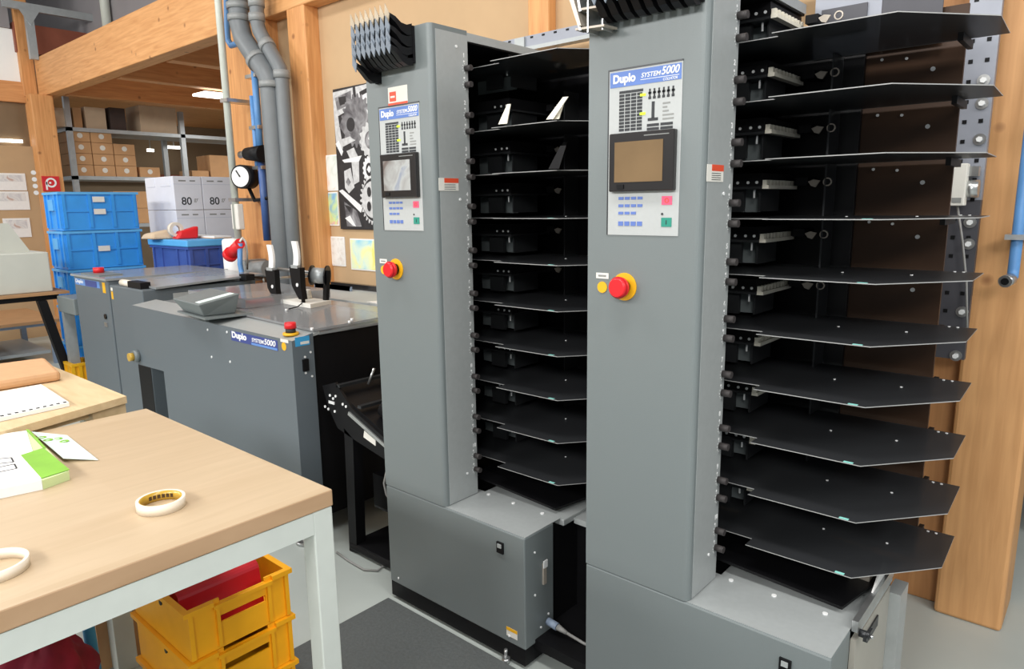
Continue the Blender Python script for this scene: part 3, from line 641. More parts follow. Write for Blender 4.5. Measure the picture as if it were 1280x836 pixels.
# ------------------------------------------------------------------ slotted steel frame on the post
t = thing('slotted_frame', 'grey perforated steel frame bolted to the timber post behind the towers', 'frame', (-.4, 2.7, 1))
s_ = MB('slot_steel', 'slot_dark', 'black')
zs = at(1215, 250, 'y', 2.7).z
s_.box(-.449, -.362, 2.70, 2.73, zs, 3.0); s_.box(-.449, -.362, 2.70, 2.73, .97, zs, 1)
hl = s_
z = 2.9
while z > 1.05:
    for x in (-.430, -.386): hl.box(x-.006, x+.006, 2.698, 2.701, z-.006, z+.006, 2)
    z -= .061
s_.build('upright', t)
hl = MB('slot_steel', 'panel_light', 'black').box(-2.55, -.449, 2.70, 2.72, 2.232, 2.288, 0).box(-2.55, -.449, 2.67, 2.72, 2.215, 2.232, 1); x = -2.5
while x < -1.4: hl.box(x-.008, x+.008, 2.698, 2.701, 2.274, 2.282, 2); x += .07
hl.build('cross_rail', t)
MB('panel_light').box(-2.32, -2.26, 2.69, 2.70, 2.235, 2.285).build('cover_tab', t)
for (px, py) in ((1229, 100), (1227, 129), (1224, 174), (1212, 278), (1210, 305), (1202, 390), (1194, 445)):
    c = at(px, py, 'y', 2.69); MB('steel', 'screw').cyl((c.x, 2.70, c.z), (c.x, 2.695, c.z), .018, 16).cyl((c.x, 2.695, c.z), (c.x, 2.685, c.z), .009, 6, 1).build('bolt_washer', t)
a = at(1193, 205, 'y', 2.64); b = at(1206, 257, 'y', 2.64)
t = thing('sensor_box', 'small white sensor box with a thin cable on the perforated upright', 'sensor', (a.x, 2.64, b.z))
MB('label').box(a.x, b.x, 2.62, 2.665, b.z, a.z).build('sensor_case', t, bevel=.003); MB('grey_print').box(a.x+.006, b.x-.008, 2.618, 2.62, b.z+.01, b.z+.025).build('type_label', t)
MB('cable_grey').tube([((a.x+b.x)/2, 2.64, b.z), at(1203, 300, 'y', 2.64), at(1208, 350, 'y', 2.64), at(1209, 412, 'y', 2.64)], .0035, 6).build('sensor_cable', t)
c = at(1212, 236, 'y', 2.66); MB('steel').cyl((c.x-.02, 2.66, c.z), (c.x+.025, 2.66, c.z), .028, 18).build('cable_gland', t)
c = at(1215, 212, 'y', 2.66); MB('steel').box(c.x-.03, c.x+.02, 2.65, 2.69, c.z-.02, c.z+.01).build('mount', t)
# blue air pipe on the right post
a = at(1277, 140, 'y', 2.68); b = at(1266, 345, 'y', 2.68); c = at(1262, 351, 'y', 2.64)
t = thing('air_pipe', 'short blue air pipe ending in a brass outlet on the right post', 'pipe', b)
MB('air_blue').tube([(b.x, 2.68, 5.19), (b.x, 2.68, b.z+.02), (b.x, 2.675, b.z), (b.x-.004, 2.65, b.z-.008)], .016, 12).build('pipe_run', t)
MB('steel', 'black').cyl((b.x-.004, 2.66, b.z-.008), (b.x-.012, 2.615, b.z-.012), .019, 14).cyl((b.x-.012, 2.615, b.z-.012), (b.x-.0125, 2.612, b.z-.0122), .011, 12, 1).build('outlet', t)
cz = at(1270, 296, 'y', 2.68).z
MB('steel').box(b.x-.03, b.x+.03, 2.65, 2.78, cz-.008, cz+.008).build('pipe_clamp', t)
# dim equipment behind the right post
t = thing('dark_trolley', 'dark wheeled trolley partly hidden behind the right timber post', 'trolley', (.05, 3.9, 0))
MB('dark_bg').box(-.12, .7, 3.7, 4.3, .3, .5).build('trolley_frame', t, bevel=.02); MB('pipe').cyl((-.15, 3.65, .68), (.7, 3.65, .68), .06, 12).build('roller', t); MB('dark_bg').box(-.1, .6, 3.8, 4.2, .5, 1.2).build('trolley_body', t)
for x in (-.02, .5): MB('black').cyl((x, 3.72, .15), (x, 3.80, .15), .15, 20).build('wheel', t)

# ------------------------------------------------------------------ transport conveyor
t = thing('transport_conveyor', 'black inclined paper conveyor standing between the far tower and the stitcher', 'machine', (-2.3, 1.7, 0))
Yc = 1.67
def q(px, py, y=Yc): v = at(px, py, 'y', y); return (v.x, v.z)
MB('black').prism([q(403, 482), q(419, 478), q(430, 496), q(441, 512), q(490, 556), q(490, 580), q(436, 545), q(422, 535), q(410, 508)], 'y', Yc, Yc+.012).build('side_cheek', t)
MB('steel').prism([q(437, 514), q(490, 562), q(490, 566), q(436, 518)], 'y', Yc-.006, Yc).build('edge_rail', t)
a = q(455, 538); MB('label').prism([q(456, 538), q(470, 550), q(470, 557), q(455, 546)], 'y', Yc-.003, Yc).build('name_plate', t)
b0 = q(412, 483); b1 = q(490, 553)
MB('black').hexa([(b0[0], Yc+.012, b0[1]-.02), (b1[0], Yc+.012, b1[1]-.02), (b1[0], 2.05, b1[1]-.02), (b0[0], 2.05, b0[1]-.02), (b0[0], Yc+.012, b0[1]), (b1[0], Yc+.012, b1[1]), (b1[0], 2.05, b1[1]), (b0[0], 2.05, b0[1])]).build('belt_bed', t)
MB('black').prism([(b0[0]-.02, b0[1]-.1), (b0[0]-.02, b0[1]+.06), (b1[0], b1[1]+.1), (b1[0], b1[1]-.02)], 'y', 2.05, 2.062).build('side_cheek', t)
for k, (u, z) in enumerate(((.15, .03), (.5, .02))):
    x = b0[0]+(b1[0]-b0[0])*u; zz = b0[1]+(b1[1]-b0[1])*u+z
    MB('dark_steel').box(x-.012, x+.012, Yc, 2.05, zz, zz+.012).build('cross_bar', t)
MB('steel').cyl((b0[0]+.18, 1.85, b0[1]-.02), (b0[0]+.2, 1.87, b0[1]+.10), .008, 8).build('upright_pin', t)
MB('steel').cyl((b0[0]+.10, 1.8, b0[1]+.0), (b0[0]+.12, 1.82, b0[1]+.07), .006, 8).build('upright_pin', t)
mo = MB('black').cyl((b1[0]-.14, 1.76, b1[1]+.10), (b1[0]-.04, 1.76, b1[1]+.06), .045, 16).build('drive_motor', t)
s_ = MB('screw')
for (px, py) in ((413, 494), (417, 498), (420, 495), (407, 508), (411, 511), (419, 514), (433, 508), (429, 505)): 
    v = at(px, py, 'y', Yc); s_.cyl(v, v+Vector((0, -.004, 0)), .006, 8)
v = at(415, 503, 'y', Yc); s_.box(v.x-.02, v.x+.02, Yc-.004, Yc, v.z-.006, v.z+.006)
s_.build('cheek_bolts', t)
a = q(430, 540); b = q(441, 690)
MB('black').prism([q(430, 535), q(441, 548), q(446, 690), q(437, 690)], 'y', Yc, Yc+.05).build('leg', t)
MB('black').box(-2.10, -2.05, Yc, Yc+.05, .04, .55).build('leg', t)
MB('black').box(-2.44, -2.02, 1.665, 2.1, .012, .045).build('floor_frame', t, bevel=.01)
MB('black').hexa([(-2.40, 1.95, .05), (-2.05, 1.75, .05), (-2.05, 1.78, .05), (-2.40, 1.98, .05), (-2.40, 1.95, .60), (-2.35, 1.92, .60), (-2.35, 1.95, .6), (-2.40, 1.98, .6)]).build('brace_plate', t)
MB('dark_steel').box(-2.42, -2.06, 1.80, 1.95, .17, .18).build('lower_shelf', t)
MB('black').box(-2.42, -2.06, 1.80, 2.0, .18, .33).build('drive_box', t)
fl = [at(490, 580, 'y', 1.63), at(483, 590, 'y', 1.63), at(480, 604, 'y', 1.63), at(483, 618, 'y', 1.63), at(490, 628, 'y', 1.64)]
fl += [Vector((-2.03, 1.645, .2)), Vector((-2.035, 1.635, .03))]+[at(px, py, 'z', .006) for px, py in ((483, 704), (472, 713), (455, 712), (436, 701), (421, 690))]
MB('cable_grey').tube(fl, .0045, 8).build('floor_cable', loc=fl[-1], label='thin grey cable looping beside the far tower and along the floor', cat='cable')

# ------------------------------------------------------------------ stitcher folder unit
t = thing('booklet_stitcher', 'long slate grey booklet stitcher with clear lids and two wire spools', 'machine', (-3.4, 1.7, 0))
x0, x1, yf = -4.31, -2.61, 1.56
fc = MB('panel_dark', 'panel_light')
pr = [(x0, .957), (x1, .945), (x1, .13), (-3.955, .13), (-3.955, .615), (x0, .605)]
fc.prism(pr, 'y', yf, yf+.004)
fc.hexa([(x1-.004, yf+.004, .13), (x1, yf+.004, .13), (x1, 1.664, .13), (x1-.004, 1.664, .13), (x1-.004, yf+.004, .945), (x1, yf+.004, .945), (x1, 1.664, .966), (x1-.004, 1.664, .966)])
fc.hexa([(x0, yf+.004, .945), (x1-.004, yf+.004, .935), (x1-.004, 1.70, .955), (x0, 1.70, .965), (x0, yf+.004, .957), (x1-.004, yf+.004, .945), (x1-.004, 1.70, .966), (x0, 1.70, .975)], 1)  # top strip in lighter grey: its brighter lighting is painted in
fc.hexa([(x0, yf+.004, .605), (x0+.004, yf+.004, .605), (x0+.004, 1.70, .605), (x0, 1.70, .605), (x0, yf+.004, .945), (x0+.004, yf+.004, .945), (x0+.004, 1.70, .945), (x0, 1.70, .945)])
fc.build('front_cover', t)
MB('black').box(-3.95, x1-.03, 1.70, 2.36, .1, .95).build('machine_body', t)
MB('panel_dark').box(x0+.01, -3.955, 2.1, 2.36, .1, .95).build('left_body', t)
MB('black').box(x1-.03, x1-.012, 1.665, 2.36, .12, .955).build('end_panel', t)
MB('smoke_plate').box(x0, x1-.004, 1.70, 2.36, .952, .962).build('top_deck', t)
for x in (-2.66, -4.2, -3.8): 
    f_ = MB('steel').cyl((x, 1.585, .012), (x, 1.585, .14), .011, 10).cyl((x, 1.585, 0), (x, 1.585, .016), .040, 18).build('levelling_foot', t)
# lids
ld = MB('lid').hexa([(-3.42, 1.705, .975), (x1-.006, 1.672, .97), (x1-.006, 2.12, .978), (-3.42, 2.12, .985), (-3.42, 1.705, .985), (x1-.006, 1.672, .98), (x1-.006, 2.12, .988), (-3.42, 2.12, .995)]).build('clear_lid', t)
ld2 = MB('lid').box(-4.05, -3.40, 1.78, 2.3, .99, 1.04).build('clear_lid', t)
for (px, py) in ((292, 377), (358, 389), (390, 413), (437, 404), (440, 401)):
    v = at(px, py, 'z', .985); MB('screw').cyl(v, v+Vector((0, 0, .012)), .007, 8).build('lid_knob', t)
MB('red_sheet').box(-3.62, -3.52, 1.9, 2.05, .965, 1.0).build('red_reflection', t)  # red reflection in the lid, modelled as a solid block
MB('paper').box(-3.9, -3.72, 1.8, 1.95, .963, .985).build('white_reflection', t)  # white patch reflected by the lid, built as a slab
# labels on the front
lb = MB('navy').box(-3.137, -2.725, yf-.001, yf, .888, .934).build('maker_label', t)
text('maker_lettering', 'Duplo', .052, (-3.128, yf-.0012, .893), 'f', 'white_print', lb, 0, .0022, fit=(.135, .040))
text('model_lettering', 'SYSTEM', .026, (-2.945, yf-.0012, .904), 'f', 'white_print', lb, .15, .0004, fit=(.105, .018)); text('model_number', '5000', .040, (-2.836, yf-.0012, .904), 'f', 'white_print', lb, .15, .0008, fit=(.095, .026))
MB('midblue').box(-2.95, -2.73, yf-.0016, yf-.001, .889, .899).build('lower_band', lb)
p = at(350.5, 423, 'y', yf); q_ = at(360.5, 429, 'y', yf)
MB('label').box(p.x, q_.x, yf-.001, yf, q_.z, p.z).build('tiny_plate', t)
v = at(355, 433, 'y', yf); MB('yellow').cyl((v.x, yf, v.z), (v.x, yf-.001, v.z), .018, 18).build('round_sticker', t)
lb = MB('sky_blue').box(x1, x1+.001, 1.575, 1.645, .918, .958).build('service_sticker', t); MB('label').box(x1+.001, x1+.0014, 1.60, 1.642, .924, .936).build('sticker_field', lb)
v = at(381.5, 456, 'x', x1); sw = MB('black').box(x1, x1+.008, v.y-.014, v.y+.014, v.z-.026, v.z+.026).build('rocker_switch', t)
for (px, py) in ((381, 446), (382, 466), (388, 440), (390, 470)):
    dot(at(px, py, 'x', x1), (1, 0, 0), .005, t)
for (px, py) in ((288, 452), (260, 412), (284, 415), (265, 446)):
    dot(at(px, py, 'y', yf), (0, -1, 0), .006, t)
v = at(363.7, 418.5, 'z', .955)
es = thing('emergency_stop', None, None, (0, 0, 0)); es.parent = t; es.location = (0, 0, 0); ORG[es.name] = ORG[t.name]
MB('yellow').cyl((v.x, v.y, .955), (v.x, v.y, .966), .034, 24).build('collar_disc', es); MB('dark_print').cyl((v.x, v.y, .966), (v.x, v.y, .985), .022, 16).build('stem', es); MB('red').cyl((v.x, v.y, .985), (v.x, v.y, 1.01), .026, 20, 0, .024).build('push_button', es)
v = at(168, 443, 'y', yf)
kb = MB('panel', 'yellow').cyl((v.x+.06, yf, v.z), (v.x+.06, yf-.03, v.z), .035, 20).build('hand_wheel', t); MB('tape_gold').cyl((v.x+.06, yf-.03, v.z), (v.x+.06, yf-.055, v.z), .024, 16).build('knob_core', kb)
# control box on top
R_ = Matrix.Translation((-3.455, 1.60, 0)) @ Matrix.Rotation(radians(-5), 4, 'Z')
cb = thing('control_box', None, None, (0, 0, 0)); cb.parent = t; cb.location = (0, 0, 0); ORG[cb.name] = ORG[t.name]
m_ = MB('panel'); m_.T = R_; m_.box(-.17, .21, -.085, .15, .980, .988); m_.build('base_plate', cb)
m_ = MB('panel'); m_.T = R_; m_.box(-.08, .08, -.02, .10, .955, .980); m_.build('mount', cb)
m_ = MB('panel'); m_.T = R_; m_.hexa([(-.135, -.065, .989), (.145, -.065, .989), (.145, .09, .989), (-.135, .09, .989), (-.18, -.10, 1.052), (.185, -.10, 1.052), (.185, .10, 1.088), (-.18, .10, 1.088)]); m_.build('box_shell', cb, bevel=.005)
m_ = MB('mint'); m_.T = R_; m_.hexa([(.10, -.085, 1.0555), (.155, -.085, 1.0555), (.155, .085, 1.0861), (.10, .085, 1.0861), (.10, -.085, 1.0575), (.155, -.085, 1.0575), (.155, .085, 1.0881), (.10, .085, 1.0881)]); m_.build('display_strip', cb)
# wire stitching heads
bp_ = [at(351, 374, 'z', 1.012), at(388, 380, 'z', 1.012), at(414, 375, 'z', 1.012), at(362, 369, 'z', 1.012)]
MB('label').hexa([Vector((p.x, p.y, .99)) for p in bp_]+bp_).build('head_base_plate', t)
for k, (px, py) in enumerate(((340, 337), (371, 334))):
    v = at(px, py, 'y', 2.0); z = v.z
    hd = MB('black').prism([(v.x-.050, z), (v.x+.050, z), (v.x+.048, z-.10), (v.x+.058, z-.165), (v.x+.022, z-.165), (v.x-.035, z-.10)], 'y', 1.985, 2.015).build('stitching_head', t)
    MB('black').box(v.x+.032, v.x+.048, 1.993, 2.007, z-.185, z-.16).build('head_nose', hd)
    ar = [(v.x+.012*sin(j*.33)-.004, z+.0135*j) for j in range(11)]
    g_ = MB('screw')
    for (xa, za), (xb, zb) in zip(ar, ar[1:]):
        g_.hexa([(xa-.024, 1.994, za), (xa+.024, 1.994, za), (xa+.024, 2.006, za), (xa-.024, 2.006, za), (xb-.023, 1.994, zb), (xb+.023, 1.994, zb), (xb+.023, 2.006, zb), (xb-.023, 2.006, zb)])
    g_.build('wire_guard', hd)
    MB('screw').cyl((v.x+.02, 1.985, z-.09), (v.x+.02, 1.981, z-.09), .010, 8).build('head_screw', hd); MB('rack').box(v.x-.03, v.x+.03, 1.983, 2.0, z-.004, z+.012).build('head_cap', hd)
    MB('black').tube([(v.x+.04, 2.0, z-.18), (v.x+.045, 1.96, z-.2), (v.x+.06, 1.90, .992)], .003, 6).build('wire_lead', hd)
    MB('steel').cyl((v.x, 2.015, z-.05), (v.x, 2.11, z-.05), .008, 8).build('head_pin', hd)
a = at(347, 336, 'y', 2.03); b = at(400, 342, 'y', 2.13)
MB('steel').cyl(a, b, .010, 12).build('spool_rod', t)
c0 = at(391, 344, 'y', 2.10); c1 = at(408, 345, 'y', 2.145); dd = (c1-c0).normalized()
sp = MB('rack').cyl(c0, c1, .042, 24).build('wire_spool', t); MB('black_gloss').cyl(c0-dd*.008, c0, .054, 24).build('flange', sp); MB('black_gloss').cyl(c1, c1+dd*.008, .057, 24).build('flange', sp)
a = at(408, 352, 'y', 2.13); MB('black').hexa([(a.x-.03, 2.12, 1.01), (a.x-.0, 2.12, 1.01), (a.x-.0, 2.14, 1.01), (a.x-.03, 2.14, 1.01), (a.x-.005, 2.12, a.z+.06), (a.x+.03, 2.12, a.z+.06), (a.x+.03, 2.14, a.z+.06), (a.x-.005, 2.14, a.z+.06)]).build('spool_stand', t)
MB('label').cyl((-3.34, 2.1, 1.012), (-3.34, 2.1, 1.06), .035, 14, 0, .028).build('guide_block', t)

# ------------------------------------------------------------------ trimmer and middle unit
t = thing('trimmer_unit', 'slate grey trimmer cabinet with a red stop button, far left of the machine line', 'machine', (-5.3, 1.8, 0))
MB('panel_dark').box(-5.64, -5.0, 1.68, 2.5, .1, 1.045).build('cabinet_body', t, bevel=.006)
MB('smoke_plate').box(-5.66, -4.99, 1.665, 2.5, 1.045, 1.06).build('lid_plate', t)
for x in (-5.6, -5.05):
    for y in (1.72, 2.45): MB('steel').cyl((x, y, 0), (x, y, .1), .02, 12).build('foot', t)
lb = MB('midblue').box(-5.62, -5.15, 1.679, 1.68, .985, 1.03).build('maker_label', t)
MB('navy').box(-5.42, -5.2, 1.678, 1.679, .987, 1.028).build('label_field', lb); MB('yellow').box(-5.1, -5.05, 1.679, 1.68, .96, 1.03).build('warning_sticker', t)
text('maker_lettering', 'Duplo', .045, (-5.61, 1.6786, .992), 'f', 'white_print', lb, 0, .001, fit=(.15, .034))
v = at(114, 336, 'z', 1.07); es = thing('emergency_stop', None, None, (0, 0, 0)); es.parent = t; es.location = (0, 0, 0); ORG[es.name] = ORG[t.name]
MB('panel').box(-5.55, -5.2, 1.70, 1.85, 1.06, 1.068).build('button_plate', es); MB('red').cyl((-5.44, 1.78, 1.068), (-5.44, 1.78, 1.105), .035, 18).build('push_button', es)
MB('black_gloss').cyl((-5.1, 1.68, .80), (-5.1, 1.672, .80), .018, 12).build('lock', t); MB('steel').box(-5.13, -5.08, 1.674, 1.68, .73, .76).build('latch', t)
zd = at(82, 372, 'y', 1.665).z; MB('panel').box(-6.03, -5.665, 1.665, 2.2, zd-.12, zd).build('delivery_table', t, bevel=.006); MB('rack').box(-6.02, -5.97, 1.68, 1.75, 0, zd-.12).build('table_leg', t); MB('black').box(-5.90, -5.86, 1.84, 1.94, 0, zd-.12).build('table_brace', t)
t = thing('feeder_unit', 'slate grey cabinet with a slotted side, between the trimmer and the stitcher', 'machine', (-4.7, 1.8, 0))
MB('panel_dark').box(-4.975, -4.45, 1.68, 2.42, .1, 1.02).build('cabinet_body', t, bevel=.006)
MB('smoke_plate').hexa([(-4.985, 1.75, 1.03), (-4.42, 1.75, 1.022), (-4.42, 2.46, 1.05), (-4.985, 2.46, 1.05), (-4.985, 1.75, 1.045), (-4.42, 1.75, 1.035), (-4.42, 2.46, 1.062), (-4.985, 2.46, 1.062)]).build('lid_plate', t)
for x in (-4.9, -4.55):
    for y in (1.72, 2.37): MB('steel').cyl((x, y, 0), (x, y, .1), .02, 12).build('foot', t)
MB('black').box(-4.64, -4.451, 1.6795, 1.681, .12, .60).build('lower_shade', t)  # dark sheet painting the shade next to the stitcher's cut-out
MB('fascia').box(-4.45, -4.448, 1.86, 2.16, .935, .985).build('upper_slot', t); MB('fascia').box(-4.45, -4.447, 1.87, 2.0, .89, .905).build('lower_slot', t); MB('label').box(-4.45, -4.446, 2.08, 2.12, .93, .99).build('slot_latch', t)
MB('black').box(-4.72, -4.52, 1.70, 1.76, 1.02, 1.06).build('front_hinge', t); MB('tape_white').cyl((-4.86, 1.72, 1.04), (-4.72, 1.72, 1.04), .022, 12).build('hinge_pin', t); MB('black').box(-4.44, -4.35, 2.30, 2.36, 1.03, 1.07).build('rear_hinge', t)
MB('yellow').box(-4.955, -4.925, 1.679, 1.68, .93, .98).build('warning_sticker', t); MB('label').box(-4.955, -4.925, 1.679, 1.68, .985, 1.005).build('tiny_plate', t)

# ------------------------------------------------------------------ ledge behind the stitcher
t = thing('rear_ledge', 'narrow dark edged shelf along the tan wall behind the stitcher', 'shelf', (-3, 2.7, 0))
MB('fascia').box(-4.1, -2.1, 2.42, 2.78, .93, .96).build('shelf_top', t); MB('bezel').box(-4.1, -2.1, 2.78, 2.82, .93, .995).build('back_lip', t)
for x in (-4.0, -2.2): MB('rack').box(x-.03, x+.03, 2.6, 2.7, 0, .93).build('leg', t)
p = at(396, 355, 'y', 2.72); q_ = at(442, 378, 'y', 2.72)
pl2 = []
for (cx, cz, a0) in ((q_.x-.03, p.z-.03, 0), (p.x+.03, p.z-.03, pi/2), (p.x+.03, .99, pi), (q_.x-.03, .99, 3*pi/2)):
    for j in range(5): pl2.append((cx+.03*cos(a0+j*pi/8), cz+.03*sin(a0+j*pi/8)))
MB('blue_hdr' if False else 'blue_grey').prism(pl2, 'y', 2.70, 2.715).build('blue_grey_panel', loc=(p.x, 2.71, .96), label='rounded blue grey panel leaning on the wall behind the spools', cat='board')
a = at(442, 392, 'z', .97); 
t = thing('pen_tray', 'pale yellow open box holding pens behind the stitcher', 'box', (a.x+.13, 2.47, .961))
xa, xb, ya, yb = a.x, a.x+.34, 2.43, 2.56
MB('yellow_box').box(xa, xb, ya, yb, .961, .966).box(xa, xb, ya, ya+.006, .966, 1.02).box(xa, xb, yb-.006, yb, .966, 1.02).box(xa, xa+.006, ya+.006, yb-.006, .966, 1.02).box(xb-.006, xb, ya+.006, yb-.006, .966, 1.02).build('box_walls', t)
for k, (m, lb) in enumerate((('green', 'green pen lying across the yellow tray'), ('green_key', 'dark green pen lying in the yellow tray'), ('red', 'red pen in the yellow tray'), ('paper', 'white pen sticking out of the yellow tray'))):
    MB(m).cyl((xa+.02+.05*k, 2.45, 1.025+.001*k), (xa+.13+.05*k, 2.545, 1.03), .007, 8).build('pen', loc=(xa+.07+.05*k, 2.5, 1.02), label=lb, cat='pen', group='pens in the yellow tray')
a = at(424, 386, 'z', .965); MB('paper').hexa([(a.x-.12, 2.44, .961), (a.x+.06, 2.43, .961), (a.x+.10, 2.56, .961), (a.x-.08, 2.57, .961), (a.x-.12, 2.44, .964), (a.x+.06, 2.43, .964), (a.x+.10, 2.56, .964), (a.x-.08, 2.57, .964)]).build('loose_sheet', loc=(a.x, 2.5, .961), label='loose white sheet on the shelf left of the yellow pen tray', cat='paper')

# ------------------------------------------------------------------ storage rack and its boxes
t = thing('storage_rack', 'tall galvanised storage rack with two steel shelves under the beam', 'shelf', (-10.1, 4.3, 0))
for (x, y) in ((-9.86, 3.09), (-9.86, 4.46), (-9.86, 5.8), (-10.45, 3.09), (-10.45, 4.46), (-10.45, 5.8)):
    MB('rack').box(x-.03, x+.03, y-.03, y+.03, 0, 2.86 if y < 4 else 2.8).build('upright', t)
for z in (2.46, 1.88, 1.28): MB('rack').box(-10.47, -9.83, 3.06, 5.83, z, z+.045).build('shelf_board', t)
def carton(x, y0, y1, z0, z1, m, lb, grp=None, dep=.4, label=None):
    o = MB(m).box(x-dep, x, y0, y1, z0, z1).build('carton', loc=(x-dep/2, (y0+y1)/2, z0), label=lb, cat='box', group=grp, bevel=.004)
    if label: MB('label').cyl((x, (y0+y1)/2, z0+(z1-z0)*.55), (x+.002, (y0+y1)/2, z0+(z1-z0)*.55), .032, 14).build('round_label', o)
    return o
ys = [at(px, 205, 'x', -9.84).y for px in (92, 118, 145, 172)]
ordn = ['bottom', 'second', 'third', 'top']; cn_ = ['left', 'middle', 'right']
for c in range(3):
    nr = 4 if c < 2 else 3; hh = .138
    for r in range(nr):
        row = 'topmost' if r == nr-1 else ('lowest' if r == 0 else ('second from the bottom' if r == 1 else 'third from the bottom'))
        carton(-9.87, ys[c]+.004, ys[c+1]-.004, 1.926+hh*r, 1.926+hh*(r+1)-.003, 'carton', 'labelled brown carton on the lower shelf, %s column, %s' % (cn_[c], row), 'brown cartons on the lower shelf', .4, True)
a = at(174, 205, 'x', -9.87).y; b = at(199, 205, 'x', -9.87).y
carton(-9.87, a, b, 1.926, 2.055, 'carton', 'single brown carton standing right of the three columns', 'brown cartons on the lower shelf', .4, True)
for k, (a, b, yb, yt, m, lb) in enumerate(((66, 88, 150, 134, 'carton_pale', 'pale carton at the left end of the top rack shelf'), (90, 103, 152, 134, 'carton', 'narrow brown carton standing on the top rack shelf'), (105, 133, 152, 133, 'carton_pale', 'pale brown carton with a white tape patch on the top shelf'), (136, 158, 157, 134, 'carton_dark', 'dark open carton in the middle of the top shelf'), (173, 222, 165, 131, 'carton_pale', 'large pale cardboard box at the right of the top shelf'))):
    p = at(a, yt, 'x', -9.88); q_ = at(b, yb, 'x', -9.88); carton(-9.88, p.y, q_.y, 2.507, p.z, m, lb, 'boxes on the top rack shelf', .45)
p = at(240, 215, 'x', -9.88); q_ = at(261, 215, 'x', -9.88); carton(-9.88, p.y, q_.y, 1.926, 2.03, 'carton', 'low brown carton on the lower shelf behind the white cartons', 'brown cartons on the lower shelf')
p = at(262, 200, 'x', -9.88); q_ = at(292, 200, 'x', -9.88); carton(-9.88, p.y, q_.y, 1.926, 2.25, 'carton', 'brown carton on the lower shelf behind the white conduit', 'brown cartons on the lower shelf')
p = at(150, 260, 'x', -9.7); q_ = at(182, 260, 'x', -9.7)
for k, (z0, z1) in enumerate(((1.327, 1.52), (1.524, 1.74))): carton(-9.87, p.y, q_.y+.1, z0, z1, 'carton', ('lower' if k == 0 else 'upper')+' brown carton stacked just right of the blue crates', 'brown cartons behind the blue crates')
MB('red_wood').box(-13.9, -13.8, 4.2, 7.9, 2.0, 2.15).build('far_timber_rail', kind='structure')

# ------------------------------------------------------------------ white paper cartons
yc = [2.772, 3.03, 3.312]; hh = .2992
for r in range(6):
    for c in range(2):
        z0 = hh*r; row = ['lowest row, on the floor', 'second row up', 'third row up', 'fourth row up', 'second row from the top', 'top row'][r]
        o = MB('white_box', 'white_box_side').box(-7.0, -6.4, yc[c]+.003, yc[c+1]-.003, z0, z0+hh-.004).build('paper_carton', loc=(-6.7, yc[c], z0), label='white paper carton, %s, %s column beside the blue crates' % (row, 'left' if c == 0 else 'right'), cat='box', group='stacked white paper cartons', bevel=.004)
        y = yc[c]
        if r > 3:
            s_ = MB('grey_print').box(-6.4, -6.399, y+.05, y+.115, z0+hh-.05, z0+hh-.038).box(-6.4, -6.399, y+.15, y+.2, z0+hh-.05, z0+hh-.038); s_.build('printed_marks', o)
            MB('white_box_side').box(-6.4, -6.3995, y+.005, yc[c+1]-.005, z0+hh-.075, z0+hh-.072).build('lid_edge', o)
        if r == 5:
            text('weight_lettering', '80', .095, (-6.399, y+.06, z0+.045), 's', 'dark_print', o, 0, .001); text('unit_lettering', 'gr', .05, (-6.399, y+.175, z0+.075), 's', 'grey_print', o)
            if c == 0:
                MB('white_box').box(-6.95, -6.78, y-.001, y+.003, z0+.21, z0+hh-.01).build('flap', o); MB('white_box').box(-6.66, -6.45, y-.001, y+.003, z0+.21, z0+hh-.01).build('flap', o)
# third carton column, mostly behind the conduit
for r in range(6):
    MB('white_box').box(-7.0, -6.4, 3.318, 3.6, hh*r, hh*(r+1)-.004).build('paper_carton', loc=(-6.7, 3.46, hh*r), label='white paper carton behind the white conduit, %s of its column' % ['lowest', 'second from the floor', 'third from the floor', 'fourth from the floor', 'second from the top', 'topmost'][r], cat='box', group='stacked white paper cartons', bevel=.004)

# ------------------------------------------------------------------ stacking crates
def crate(name, x0, x1, y0, y1, z0, z1, m, label, grp, cat='crate', rim=.02, ribs=True, tags=0, mr=None, handle=False):
    """open stacking crate: walls, floor, rim, corner ribs; mesh pattern for ribs"""
    t = thing(name, label, cat, ((x0+x1)/2, (y0+y1)/2, z0), grp)
    w = .008; b = MB(m); i = .014
    b.box(x0+i, x1-i, y0+i, y1-i, z0, z0+w)
    b.box(x0+i, x1-i, y0+i, y0+i+w, z0+w, z1-rim); b.box(x0+i, x1-i, y1-i-w, y1-i, z0+w, z1-rim)
    b.box(x0+i, x0+i+w, y0+i+w, y1-i-w, z0+w, z1-rim); b.box(x1-i-w, x1-i, y0+i+w, y1-i-w, z0+w, z1-rim)
    if ribs:
        L = y1-y0
        for u in (.06, .37, .66, .94): b.box(x1-i, x1-.003, y0+L*u-.012, y0+L*u+.012, z0+.02, z1-rim)
        zm = (z0+z1)/2
        b.box(x1-i, x1-.004, y0+.03, y1-.03, zm-.006, zm+.006)
        L = x1-x0
        for u in (.08, .3, .7, .92): b.box(x0+L*u-.012, x0+L*u+.012, y0+.003, y0+i, z0+.02, z1-rim)
    b.build('crate_body', t)
    r = MB(mr or m); r.box(x0, x1, y0, y0+.022, z1-rim, z1); r.box(x0, x1, y1-.022, y1, z1-rim, z1); r.box(x0, x0+.022, y0+.022, y1-.022, z1-rim, z1); r.box(x1-.022, x1, y0+.022, y1-.022, z1-rim, z1)
    r.build('rim', t)
    return t
cz = [1.652, 1.335, 1.018, .701, .384]
names = ['topmost', 'second from the top', 'third from the top', 'fourth from the top', 'lowest']
